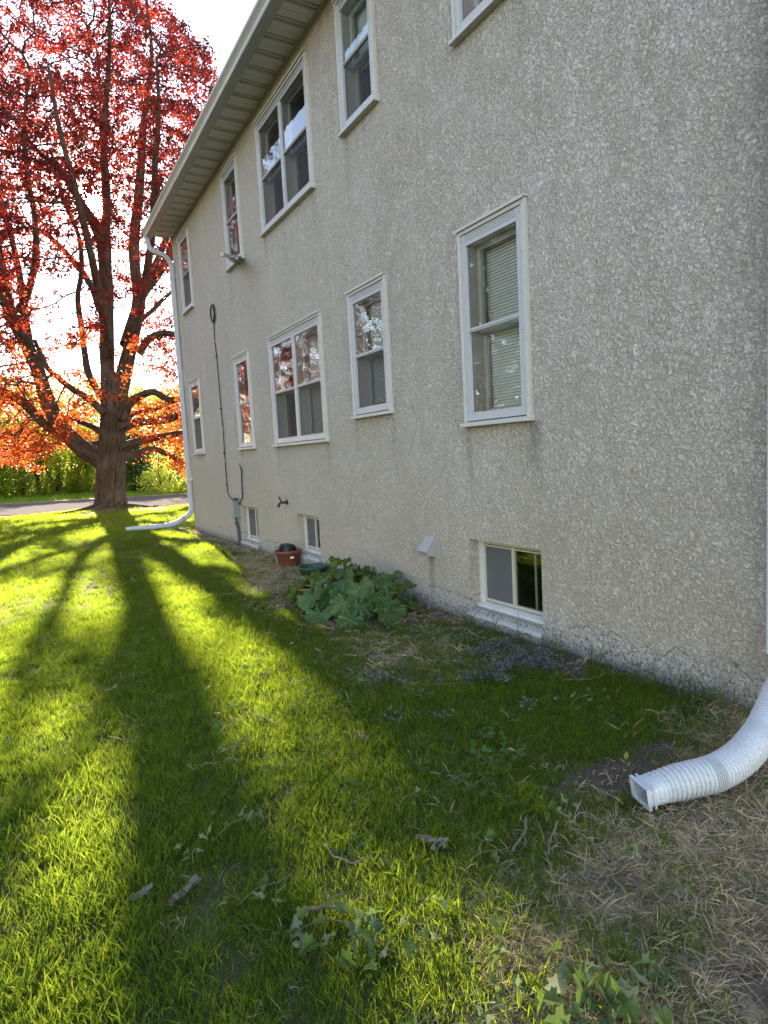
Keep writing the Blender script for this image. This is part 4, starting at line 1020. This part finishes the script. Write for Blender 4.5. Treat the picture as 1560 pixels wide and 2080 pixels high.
LIMBS = [
 [(226,850,18,0),(221,790,16,0),(218,745,14,0),(217,690,13.5,0),(218,640,13,.1),(218,590,12.5,.1),(212,535,12,.2),(206,495,11,.2),(194,458,11,.3),(172,424,9,.3),(150,388,7.5,.4),(122,345,6,.5),(85,315,4.5,.6),(45,270,3.5,.6)],
 [(207,495,10,.2),(216,440,9,-.1),(214,370,8,-.4),(211,300,6.5,-.5),(213,230,6,-.5),(218,170,5,-.5),(222,100,4,-.6),(222,10,3,-.6),(215,-90,2,-.6)],
 [(236,850,18,0),(246,790,16,0),(258,735,14.5,0),(268,690,13.5,-.1),(278,640,12.5,-.2),(281,600,12,-.2),(274,545,10.5,-.2),(273,480,10.5,0),(281,410,9.5,.2),(286,340,8.5,.3),(290,265,7.5,.4),(300,190,5.5,.4),(308,110,4,.4),(300,20,3,.4),(290,-80,2,.4)],
 [(281,612,10,-.2),(298,585,9,-.4),(318,560,8,-.6),(342,520,7.5,-.9),(362,460,6.5,-1.2),(385,400,5.5,-1.4),(402,330,4.5,-1.6),(420,250,3,-1.7),(430,170,2,-1.8)],
 [(222,945,21,0),(203,933,19,-.1),(173,915,17.5,-.3),(140,886,16,-.5),(112,848,14.5,-.6),(92,800,13.5,-.6),(78,755,12.5,-.7),(54,700,12,-.8),(28,650,11.5,-.9),(10,600,11,-1),(0,540,11,-1.1),(-15,470,10,-1.2),(-40,390,8,-1.3),(-70,300,6,-1.4),(-100,200,4.5,-1.4),(-120,90,3,-1.4)],
 [(140,893,10,.2),(105,872,9.5,.1),(80,852,9,0),(50,820,9,-.2),(15,800,8,-.4),(-30,788,6.5,-.6),(-90,790,5,-.9),(-150,770,3.5,-1)],
 [(213,815,8,.4),(197,792,7.5,.5),(180,757,7,.6),(172,715,6.5,.7),(166,665,6,.7),(158,605,5.5,.8),(166,545,5,.9),(160,480,4.5,1),(135,420,4,1.2),(110,350,3,1.3)],
 [(218,650,9,.2),(203,625,8.5,.5),(190,590,7.5,.7),(172,560,6.5,1),(140,520,6,1.3),(100,480,5,1.6),(60,460,4,1.9)],
 [(210,838,8,-.5),(190,818,7,-.7),(172,805,6.5,-.9),(150,792,6,-1.1),(118,768,5.5,-1.3),(95,745,4.5,-1.4),(70,690,3.5,-1.5)],
 [(208,880,8,.3),(190,868,6.5,.5),(165,858,5.5,.7),(130,850,4.5,.9),(90,830,3.5,1.2)],
 [(208,900,9,.8),(180,903,8,1.4),(150,893,7.5,2),(120,870,6,2.7),(80,850,4,3.4)],
 [(248,850,12,-.3),(262,820,9.5,-.4),(285,805,8,-.6),(312,796,6.5,-.8),(345,812,6,-1),(380,803,5.5,-1.2),(430,775,4.5,-1.4),(480,740,3,-1.6)],
 [(248,868,12,-.2),(275,858,9,-.3),(310,855,7.5,-.5),(345,850,7,-.6),(375,838,6.5,-.8),(420,812,5,-1),(470,790,3.5,-1.2)],
 [(248,853,7,.6),(265,845,5,.8),(284,836,4.5,1),(305,836,4,1.2),(335,826,3.5,1.5),(365,845,2.5,1.8)],
 [(250,910,12,-.3),(280,897,8.5,-.4),(315,889,7,-.5),(350,882,6,-.6),(385,878,5.5,-.7),(430,868,4,-.8),(490,850,3,-1)],
 [(246,925,11,.6),(280,922,8.5,1.3),(312,912,7,2),(345,925,5,2.7),(385,945,3.5,3.4)],
 [(283,718,8,-.4),(297,695,7.5,-.5),(318,680,6.5,-.7),(350,678,5,-.9),(385,692,4,-1.1),(430,680,3,-1.4)],
 [(268,672,6,.3),(285,652,5,.8),(310,630,4.5,1.2),(340,600,4,1.7),(380,570,3,2.2)],
 # limbs coming forward and going back, which carry the crown's depth
 [(218,720,8,-.3),(212,670,7.5,-1.0),(204,610,7,-1.9),(190,540,6.5,-2.8),(172,460,6,-3.6),(150,370,5,-4.2),(120,260,3.5,-4.6),(100,140,2,-4.8)],
 [(268,700,8,-.4),(284,630,7.5,-1.2),(300,540,7,-2.2),(312,440,6.5,-3.1),(315,340,5,-3.8),(322,230,3.5,-4.2),(318,120,2,-4.4)],
 [(222,750,8,.5),(220,680,8,1.3),(221,590,7.5,2.2),(220,500,6.5,3.1),(215,380,6,3.8),(205,260,4,4.3),(200,120,2.5,4.6)],
 [(252,700,10,.5),(280,620,9,1.5),(315,540,7.5,2.6),(350,450,6,3.5),(378,350,4.5,4.2),(395,250,3,4.6)],
 [(60,715,9,-.6),(50,640,8,.3),(40,560,7,1.3),(20,470,6,2.3),(-10,370,4.5,3.2),(-40,260,3,3.9)],
 [(30,655,8,-1),(58,590,7,-1.4),(72,520,6,-1.8),(70,440,5,-2.2),(55,350,4,-2.6),(50,250,3,-2.9),(60,140,2,-3)],
]
seeds = []
def resolve(t, rp=1):
    return tp(t[0], t[1], t[3])
for li, L_ in enumerate(LIMBS):
    o, P, rr = limb_mesh('limb', [resolve(t) for t in L_], [t[2]*PXM for t in L_], maple, M['bark'], k=16 if L_[0][2] > 12 else 10, ridge=.035, off=base, seed=li)
    acc = 0
    for a, b, q in zip(P, P[1:], rr):
        acc += (b-a).length
        if acc > .3 and q < 10.5*PXM: seeds.append((b, q)); acc = 0
# where leaves can be
def crown_w(px, py, dz):
    rb = np.interp(py, [-330,-200,-60,0,60,100,180,300,450,600,750,850,900,960,1000], [120,225,295,330,392,428,446,455,475,490,500,510,500,440,360])
    lb_ = np.interp(py, [-330,-150,0,300,600,800,960], [40,-120,-230,-330,-360,-340,-260])
    dm = 5.6*math.sqrt(max(.02, 1-((py-400)/760)**2))
    if not (lb_ < px < rb) or abs(dz) > dm: return 0
    edge = min(1, (rb-px)/60, (px-lb_)/60); 
    hollow = (px-250)**2/225**2+((py-612)/215)**2+(dz/8)**2
    d = float(np.interp(py, [-330, 300, 420, 500, 600, 720, 780, 860, 950], [1.2, 1.2, 1.0, .62, .46, .42, .45, .85, .85]))
    if hollow < 1.2: d *= .24+.40*max(0, hollow-.25)
    if px < 70 and 560 < py < 800: d *= 1.5
    if py > 780:
        bot = float(np.interp(px, [-300,0,60,110,150,190,210,260,300,330,350,400,480], [900,945,962,925,905,893,870,880,895,925,975,980,960]))
        if py > bot: return 0
        if 150 < px < 262 and dz < 1.8: return 0
        d *= 1.25 if dz > 0 else .85
        if 40 < px < 150 and 790 < py < 890 and dz < .5: d *= .45
    if (px-188)**2+(py-407)**2 < 24**2: return 0
    n = float(fbm(px+300+dz*23, py+dz*41+600, 75, 77, 3)); d *= float(sstep(.30, .56, n))*1.35
    return d*(.5+.5*edge)
att = []; r = random.Random(12)
while len(att) < 10600:
    px, py, dz = r.uniform(-360, 510), r.uniform(-330, 985), r.uniform(-5.6, 5.6)
    if r.random() < crown_w(px, py, dz): att.append(tp(px, py, dz))
pos, par = colonize(seeds, att, step=.36, infl=2.4, kill=.42, iters=44, wig=.22, droop=.03)
n0 = len(seeds); rad, ch = twig_radii(pos, par, n0, .010, 2.25)
segs = [(*(pos[par[i]]-base), *(pos[i]-base), min(.07, max(rad[par[i]] if par[i] >= n0 else rad[i], rad[i])), min(.07, rad[i])) for i in range(n0, len(pos))]
V, Fq = tube_net(segs, 5)
me = np_mesh('twigs', V, Fq, smooth=True); tag(link('twigs', me, maple, M['twigs']), kind='stuff')
sunp = lambda p: math.hypot(*[(p-Vector((0,0,CAMH))).dot(q)/(p-Vector((0,0,CAMH))).dot(FW)*F-c for q, c in ((RT, 188-W/2), (-UP, 407-H/2))])
hi, lo_ = [], []
for i in range(n0, len(pos)):
    if rad[i] < .0205:
        p = pos[i]
        if sunp(p) < 17: continue
        (lo_ if p.z + r.gauss(0, .7) < 5.2 else hi).append(tuple(p-base))
print('nodes', len(pos), 'leafy', len(hi), len(lo_), 'attractors', len(att))
V, Fc, var = leaf_cloud(hi, 32, .10, .082, 1)
me = np_mesh('crown', V, Fc); fattr(me, 'var', var**1.35); link('crown', me, maple, M['maple'])
V, Fc, var = leaf_cloud(lo_, 34, .13, .078, 2)
me = np_mesh('crown', V, Fc); fattr(me, 'var', var); link('crown', me, maple, M['maple_low'])['label'] = 'lower drooping branches with leaves tinted sunlit orange'
# roots running over the ground
for k, (a, ln) in enumerate([(-2.9,1.9),(-2.3,1.1),(-1.2,.9),(-.5,1.5),(.1,1.9)]):
    pts = []
    for q in range(6):
        t = q/5; aa = a+.25*math.sin(q*1.3+k); x = base.x+math.cos(aa)*(.45+ln*t); y = base.y+math.sin(aa)*(.45+ln*t)*.8-.1; pts.append(Vector((x, y, float(gh(x, y))+.05*(1-t)-.01)))
    limb_mesh('root', pts, [.12,.085,.06,.045,.03,.015], maple, M['bark'], k=8, ridge=.06, off=base, seed=k)
def copy_tree(root, loc, rz, label, sc=1):
    c = root.copy(); COL.objects.link(c); c.location = loc; c.rotation_euler = (0, 0, rz); c.scale = (sc, sc, sc); c['label'] = label
    for ch_ in list(root.children):
        d = ch_.copy(); COL.objects.link(d); d.parent = c
    return c
copy_tree(maple, (-9.5, 25.5, 0), R(150), 'second red maple, only its outer branches reaching in at the left edge', .95)
copy_tree(maple, (11.8, 31.5, 0), R(-110), 'red maple standing behind the building, its top showing above the gutter', .86)

# ------------------------------------------------------------------ beyond the road
def bush(name, label, cat, px, py, Hh, rx, mat, n, lsz, seed, group=None, per=7, stems=6, dens_low=.5, gap=.46, ry=None, nobottom=0, dz=0):
    """a shrub or small tree: stems with limbs and loose leaves; px, py = foot in the photograph"""
    g = on_ground(px, py); v = Vector((g.x, g.y, 0)); v = v*(dz/v.length) if dz > 5 else v; root = thing(name, label, cat, v, 0, group); rr = random.Random(seed)
    ry = ry or rx; seg = []; cen = []
    for s in range(stems):
        a = rr.uniform(0, 6.28); d = rr.uniform(.0, .55); p = Vector((math.cos(a)*rx*d*.5, math.sin(a)*ry*d*.5, -.05)); ra = Hh*.012*rr.uniform(.6, 1.3)
        dr = Vector((math.cos(a)*rx*d, math.sin(a)*ry*d, Hh)).normalized(); q = 0
        while q < 9:
            dr = (dr+Vector((rr.gauss(0,.14), rr.gauss(0,.14), .05))).normalized(); p2 = p+dr*Hh*.105; seg.append((*p, *p2, ra, ra*.86)); ra *= .86
            if q > 2:
                for _ in range(2):
                    d2 = Vector((rr.gauss(0,1), rr.gauss(0,1), rr.uniform(.1,.9))).normalized(); L2 = rx*rr.uniform(.2,.6)*.6; seg.append((*p2, *(p2+d2*L2), ra*.45, ra*.2))
            p = p2; q += 1
    while len(cen) < n:
        a = rr.uniform(0, 6.28); z = rr.random(); rm = math.sqrt(rr.random()); prof_ = math.sin(math.pi*min(1, .12+.80*z**.8))**.6
        x, y_ = math.cos(a)*rx*rm*prof_, math.sin(a)*ry*rm*prof_
        if z < nobottom: continue
        if float(fbm(x*40+seed*31+500, z*Hh*40+y_*25+500, 34, seed, 3)) < gap-(.0 if z > .3 else (dens_low-.5)*.2): continue
        cen.append((x, y_, z*Hh))
    V, Fq = tube_net(seg, 5); link('stems', np_mesh('stems', V, Fq, True), root, M['twigs'])
    V, Fc, var = leaf_cloud(cen, per, .13*max(1, Hh/4), lsz, seed, .1, 1); me = np_mesh('foliage', V, Fc); fattr(me, 'var', var); link('foliage', me, root, mat)
    return root
HG = 'leafy shrubs in the hedge across the road'
hx_ = [(-85,1018,4.0),(-35,1014,3.8),(8,1012,3.9),(48,1010,3.5),(84,1008,3.9),(118,1006,3.7),(150,1003,3.6),(180,1001,3.8),(212,1000,3.4),(238,999,3.3)]
hl = ['outside the frame', 'at the left edge of the photo', 'with the dark leaning stems', 'second from the left edge', 'below the lowest orange leaves', 'midway to the trunk', 'left of the trunk under the big limb', 'next to the trunk', 'hidden behind the trunk', 'peeping out right of the trunk']
for k, ((px, py, hh), s) in enumerate(zip(hx_, hl)):
    bush('hedge_shrub', 'yellow-green hedge shrub across the road, '+s, 'shrub', px, py, hh, 1.15, M['hedge'], 520, .115, 40+k, HG, 7, 8, .5, .44)
bush('evergreen_shrub', 'dark green dense shrub just right of the maple trunk', 'shrub', 281, 1000, 3.3, 1.0, M['hedge_dark'], 900, .10, 61, None, 9, 6, .5, .36)
bush('young_tree', 'small lime-green young tree near the far downspout', 'tree', 362, 997, 2.9, .75, M['lime'], 130, .12, 62, None, 6, 3, .5, .42, nobottom=.3)
bush('leaning_sapling', 'thin leaning sapling with sparse yellow-green leaves', 'tree', 333, 1003, 2.7, .7, M['lime'], 70, .11, 63, None, 5, 2, .5, .42, nobottom=.35)
bush('low_shrub', 'low bright shrub between evergreen shrub and sapling', 'shrub', 315, 1001, 1.1, .9, M['lime'], 150, .1, 64, None, 6, 6)
bush('low_shrub', 'low green-brown shrub at the road edge near the downspout', 'shrub', 356, 1004, .6, 1.0, M['hedge'], 150, .1, 65, None, 6, 6)
FT = [(20,975,7.5,4.2,'left edge'),(90,972,6.5,3.6,''),(165,970,8,4,''),(260,968,7,4,''),(325,966,6.6,3.6,''),(390,965,7.5,4,''),(-90,978,8.5,4.5,''),(470,962,8,4.5,'')]
fl = ['pale green tree behind the hedge at the left edge', 'pale green tree behind the hedge below the big left limb', 'taller pale green tree behind the hedge left of the trunk', 'pale green tree behind the trunk', 'pale tree beyond the lit lawn, left of the downspout', 'pale tree behind the far downspout', 'green tree beyond the hedge outside the frame', 'green tree beyond the road behind the building']
for k, ((px, py, hh, rr_, _), lab) in enumerate(zip(FT, fl)):
    bush('background_tree', lab, 'tree', px, py, hh*1.0, rr_*.85, M['far_tree'], 650, .22, 80+k, 'pale trees beyond the hedge', 7, 5, .5, .46, dz=47+3*(k%3))
bush('background_shrub', 'dark shrub on the far lawn between sapling and lime tree', 'shrub', 347, 975, 2.6, 2.2, M['hedge_dark'], 420, .16, 90, None, 7, 5)
# surroundings seen only in the window glass and as shade
for k, (x, y, hh, lab) in enumerate([(-24, 14, 11, 'green tree far left of the lawn, reflected in the windows'), (-30, 2, 12, 'green tree beside the lawn, outside the frame to the left'), (-15, 22, 14, 'tall dense green tree left of the second maple'), (-20, 17, 14, 'dense green tree far to the left'), (-26, 26, 12, 'green tree beyond the left maple')]):
    o = bush('background_tree', lab, 'tree', 100, 1100, hh*.8, 5.4, M['hedge_dark'] if k in (2,3) else M['far_tree'], 1500, .34, 95+k, 'pale trees beyond the hedge', 6, 5); o.location = (x, y, 0)

# ------------------------------------------------------------------ grass and ground cover, scattered as instances
SRC = {}
def tuft_mesh(name, blades, rad, Lm, Lv, wid, lean, seed, mat, flat=0.0, curl=.5):
    g = np.random.default_rng(seed); n = blades
    a = g.uniform(0, 2*np.pi, n); rr_ = rad*np.sqrt(g.uniform(0, 1, n)); B = np.stack([np.cos(a)*rr_, np.sin(a)*rr_, np.full(n, -.006)], 1)
    L_ = Lm*(1+Lv*g.normal(0, 1, n)).clip(.35, 1.9)
    ha = g.uniform(0, 2*np.pi, n); lv = np.abs(g.normal(0, lean, n)); D = np.stack([np.cos(ha)*lv, np.sin(ha)*lv, np.ones(n)*(1-flat)+.05], 1); D /= np.linalg.norm(D, axis=1, keepdims=True)
    Hd = np.stack([np.cos(ha), np.sin(ha), np.zeros(n)], 1); sd_ = g.uniform(0, 2*np.pi, n); Sd = np.cross(D, np.stack([np.cos(sd_), np.sin(sd_), g.uniform(-.3,.3,n)], 1)); Sd /= np.linalg.norm(Sd, axis=1, keepdims=True)+1e-9
    w = wid*g.uniform(.6, 1.3, n)[:, None]; cu = (curl*g.uniform(.1, 1.2, n))[:, None]; L2 = L_[:, None]
    P1 = B+D*L2*.5+Hd*L2*cu*.10; P2 = B+D*L2*.85+Hd*L2*cu*.42-np.array([[0,0,1.]])*L2*cu*.12
    P1[:, 2] = np.maximum(P1[:, 2], .003); P2[:, 2] = np.maximum(P2[:, 2], .001)
    V = np.stack([B-Sd*w*.4, B+Sd*w*.4, P1-Sd*w*.5, P1+Sd*w*.5, P2], 1).reshape(-1, 3); b = (np.arange(n)*5)[:, None]
    q = b+np.array([[0,1,3,2]]); t = b+np.array([[2,3,4]])
    me = np_mesh(name, V, [q, t]); fattr(me, 'var', np.repeat(g.uniform(0, 1, n), 5)); me.materials.append(mat); return me
def clover_mesh(name, n, rad, seed, mat, ls=.010, hz=.03):
    g = random.Random(seed); V = []; Fs = []; var = []
    for i in range(n):
        a = g.uniform(0, 6.28); q = rad*math.sqrt(g.random()); c = Vector((math.cos(a)*q, math.sin(a)*q, hz*g.uniform(.5, 1.2))); vv = g.random(); h0 = g.uniform(0, 6.28)
        for t in range(3):
            th = h0+t*2.094; d = Vector((math.cos(th), math.sin(th), g.uniform(-.1,.35))); s = Vector((-math.sin(th), math.cos(th), 0)); k = ls*g.uniform(.8, 1.2)
            o = len(V); V += [c, c+d*k*.6-s*k*.55, c+d*k*1.25-s*k*.25, c+d*k*1.25+s*k*.25, c+d*k*.6+s*k*.55]; Fs.append((o, o+1, o+2, o+3, o+4)); var += [vv]*5
    me = np_mesh(name, V, np.array(Fs)); fattr(me, 'var', var); me.materials.append(mat); return me
def flower_mesh(name, n, rad, seed):
    g = random.Random(seed); V = []; Fs = []; var = []; mi = []
    for i in range(n):
        a = g.uniform(0, 6.28); q = rad*math.sqrt(g.random()); hz = g.uniform(.02, .06); c = Vector((math.cos(a)*q, math.sin(a)*q, hz)); vv = g.random()
        fl_ = g.random() < .34; k = .0068 if fl_ else .011
        for t in range(4 if fl_ else 2):
            th = a+t*(1.57 if fl_ else 3.14)+g.uniform(-.3,.3); d = Vector((math.cos(th), math.sin(th), g.uniform(-.2,.5))); s = Vector((-math.sin(th), math.cos(th), 0))
            o = len(V); V += [c, c+d*k*.7-s*k*.5, c+d*k*1.2, c+d*k*.7+s*k*.5]; Fs.append((o,o+1,o+2,o+3)); var += [vv]*4; mi.append(0 if fl_ else 1)
    me = np_mesh(name, V, np.array(Fs), mi=mi); fattr(me, 'var', var); me.materials.append(M['violet']); me.materials.append(M['violet_leaf']); return me
M['violet_leaf'] = leafmat('violet_foliage', (.055,.07,.045), (.10,.11,.075), ((.10,.16,.05), (.2,.26,.1)), .25, sc=3)
M['clump'] = leafmat('weed_leaf', (.04,.09,.03), (.10,.17,.06), ((.12,.26,.03), (.3,.46,.06)), .35, sc=3)
def source(key, meshes):
    c = bpy.data.collections.new('source_'+key)
    for i, me in enumerate(meshes):
        o = bpy.data.objects.new('tuft_%02d' % i, me); c.objects.link(o)
    SRC[key] = c
source('green', [tuft_mesh('t', 62, .085, .050, .34, .0023, .50, 100+k, M['grass']) for k in range(5)] + [tuft_mesh('t', 30, .05, .078, .30, .0030, .45, 110+k, M['grass']) for k in range(2)])
source('short', [tuft_mesh('t', 44, .075, .036, .32, .0026, .7, 120+k, M['grass']) for k in range(4)])
source('straw', [tuft_mesh('t', 30, .08, .050, .38, .0024, 1.7, 130+k, M['straw'], .62, .9) for k in range(5)])
source('far', [tuft_mesh('t', 60, .15, .062, .3, .0062, .45, 140+k, M['grass']) for k in range(4)])
source('clover', [clover_mesh('t', 9, .05, 150+k, M['clover']) for k in range(4)])
source('weed', [clover_mesh('t', 12, .045, 160+k, M['clump'], .008, .026) for k in range(3)])
source('violet', [flower_mesh('t', 20, .055, 170+k) for k in range(4)])
source('litter', [tuft_mesh('t', 9, .06, .035, .4, .006, 2.5, 180+k, M['straw'], .8, .6) for k in range(3)])
source('verge', [tuft_mesh('t', 50, .22, .17, .35, .014, .45, 190+k, M['grass']) for k in range(3)])
source('blade', [tuft_mesh('t', 7, .03, .16, .3, .0042, .5, 200+k, M['grass'], 0, 1.0) for k in range(4)])
def scatter(name, label, key, X, Y, scl, tilt=.12, zoff=0.0, seed=0):
    g = np.random.default_rng(seed+50); n = len(X); Z = gh(X, Y)+zoff
    me = bpy.data.meshes.new(name); me.vertices.add(n); me.vertices.foreach_set('co', np.stack([X, Y, Z], 1).astype(np.float32).ravel())
    a = me.attributes.new('rot', 'FLOAT_VECTOR', 'POINT'); a.data.foreach_set('vector', np.stack([g.normal(0, tilt, n), g.normal(0, tilt, n), g.uniform(0, 6.283, n)], 1).astype(np.float32).ravel())
    fattr(me, 'scl', scl); a = me.attributes.new('pick', 'INT', 'POINT'); a.data.foreach_set('value', g.integers(0, 64, n).astype(np.int32))
    o = tag(link(name, me), label, kind='stuff')
    ng = bpy.data.node_groups.new('scatter_'+name, 'GeometryNodeTree'); ng.interface.new_socket('Geometry', in_out='INPUT', socket_type='NodeSocketGeometry'); ng.interface.new_socket('Geometry', in_out='OUTPUT', socket_type='NodeSocketGeometry')
    N = ng.nodes.new; gi = N('NodeGroupInput'); go = N('NodeGroupOutput'); ip = N('GeometryNodeInstanceOnPoints'); ci = N('GeometryNodeCollectionInfo')
    ci.inputs['Collection'].default_value = SRC[key]; ci.inputs['Separate Children'].default_value = True; ci.inputs['Reset Children'].default_value = True; ip.inputs['Pick Instance'].default_value = True
    def na(nm, dt):
        q = N('GeometryNodeInputNamedAttribute'); q.data_type = dt; q.inputs['Name'].default_value = nm; return q.outputs['Attribute']
    er = N('FunctionNodeEulerToRotation'); Lk = ng.links.new
    Lk(na('rot', 'FLOAT_VECTOR'), er.inputs[0]); Lk(er.outputs[0], ip.inputs['Rotation']); Lk(na('scl', 'FLOAT'), ip.inputs['Scale']); Lk(na('pick', 'INT'), ip.inputs['Instance Index'])
    Lk(gi.outputs[0], ip.inputs['Points']); Lk(ci.outputs[0], ip.inputs['Instance']); Lk(ip.outputs[0], go.inputs[0])
    md = o.modifiers.new('scatter', 'NODES'); md.node_group = ng; return o
def cand(x0, x1, y0, y1, dens, seed):
    g = np.random.default_rng(seed); n = int((x1-x0)*(y1-y0)*dens); return g.uniform(x0, x1, n), g.uniform(y0, y1, n), g.uniform(0, 1, n), g
def keepm(x, y): return (x < WX-.015) | (y > Y1+.05) | (y < Y0-.05)
# near lawn
x, y, u, g = cand(-1.3, 3.12, .45, 6.6, 560, 1); dr, so_ = zones(x, y); hgt = fbm(x, y, .8, 33, 3)
k = keepm(x, y) & (u < (1-.90*dr)*(1-.95*so_)); s = (.60+.80*hgt)*(1-.35*dr)*np.where(x > 1.7, .80, 1)
s *= np.where((y > 3) & (x > 1.6), .62, 1)
lw = k & ~((x > 2.0) & (y > 3.2))
scatter('grass', 'lush green grass of the lawn in the foreground', 'green', x[lw], y[lw], s[lw], .16, seed=1)
x2, y2, u2, g = cand(.9, 3.12, .45, 9.5, 330, 2); dr, so_ = zones(x2, y2)
k = keepm(x2, y2) & (u2 < (1-.80*dr)*(1-.93*so_)); scatter('short_grass', 'short thin grass near the wall', 'short', x2[k], y2[k], g.uniform(.7, 1.35, k.sum()), .2, seed=2)
x, y, u, g = cand(-1.3, 3.12, .45, 13.6, 520, 3); dr, so_ = zones(x, y); k = keepm(x, y) & (u < np.clip(dr*1.0, 0, 1)*(1-.72*so_)*np.where(y > 3, .55, 1)+.035)
scatter('dry_grass', 'dead straw-coloured grass in the dry corner by the hose and along the wall', 'straw', x[k], y[k], g.uniform(.6, 1.25, k.sum()), .25, .004, seed=3)
x, y, u, g = cand(-1.3, 2.9, .45, 6.5, 40, 4); n_ = fbm(x, y, .6, 55, 3); k = u < sstep(.45, .62, n_)*(.35+.9*np.exp(-(((x-1.75)/.8)**2+((y-2.3)/.8)**2)))
scatter('clover', 'clover and small round weeds among the grass', 'clover', x[k], y[k], g.uniform(.7, 1.4, k.sum()), .2, .012, seed=4)
x, y, u, g = cand(.6, 3.0, .5, 4.2, 46, 5); n_ = fbm(x, y, .35, 66, 3); k = keepm(x, y) & (u < sstep(.52, .66, n_)*.8)
scatter('low_weeds', 'small broad-leaved weeds at the edge of the bare patches', 'weed', x[k], y[k], g.uniform(.6, 1.3, k.sum()), .25, .004, seed=5)
x, y, u, g = cand(1.4, 3.05, 2.2, 4.3, 420, 6); n_ = fbm(x, y, .3, 71, 3)
A_ = np.exp(-(((x-2.62)/.36)**2+((y-3.02)/.36)**2)**1.5)+.9*np.exp(-(((x-2.0)/.30)**2+((y-3.42)/.25)**2)**1.5)+.55*np.exp(-(((x-2.15)/.5)**2+((y-2.78)/.25)**2)**1.5)
k = keepm(x, y) & (u < A_*sstep(.36, .6, n_)*.75); scatter('violet_flowers', 'low ground cover with tiny violet flowers in front of the near basement window', 'violet', x[k], y[k], g.uniform(.7, 1.2, k.sum()), .2, .0, seed=6)
# middle and far lawn
x, y, u, g = cand(-2.6, 3.12, 6.2, 13.8, 210, 7); dr, so_ = zones(x, y); k = keepm(x, y) & (u < (1-.8*dr)*(1-.93*so_)); hgt = fbm(x, y, 1.1, 34, 3)
scatter('grass', 'lawn grass between the rhubarb and the far corner', 'green', x[k], y[k], (.65+.6*hgt[k])*np.where(dr[k] > .3, .7, 1), .16, seed=7)
x, y, u, g = cand(-9, 12, 13.5, 23.4, 46, 8); dr, so_ = zones(x, y); s_r = x*RN.x+y*RN.y
k = (s_r < ROAD0-.25) & ((x < WX-.1) | (y > Y1+.15)) & (u < 1-.8*dr) & (np.hypot(x-2.45, y-22.45) > .75)
scatter('grass', 'sunlit lawn grass around the maple, up to the road', 'far', x[k], y[k], g.uniform(.75, 1.2, k.sum()), .14, seed=8)
x, y, u, g = cand(-9, -1.3, .5, 13.5, 34, 9); scatter('grass', 'lawn grass left of the view', 'far', x, y, g.uniform(.8, 1.2, len(x)), .14, seed=9)
# verge across the road and lit lawn beyond
x, y, u, g = cand(-9, 26, 16, 46, 13, 10); s_r = x*RN.x+y*RN.y; k = (s_r > ROAD1+.25) & (s_r < ROAD1+14); x, y = x[k], y[k]
scatter('verge_grass', 'rough grass of the verge across the road', 'verge', x, y, g.uniform(.45, 1.1, len(x)), .12, -.0, seed=10)
# loose litter, tall blades along the foundation
x, y, u, g = cand(1.5, 3.08, .6, 9, 90, 11); dr, so_ = zones(x, y); k = u < .7*so_+.15*dr; scatter('leaf_litter', 'dry bits of litter on the bare soil', 'litter', x[k], y[k], g.uniform(.5, 1.2, k.sum()), .3, .004, seed=11)
x, y, u, g = cand(2.90, 3.07, 1.68, 4.2, 150, 12); k = u < np.where(y < 2.7, .7, .2); x, y = x[k], y[k]; scatter('tall_grass', 'taller grass blades standing against the foundation', 'blade', x, y, g.uniform(.5, 1.25, len(x)), .2, seed=12)
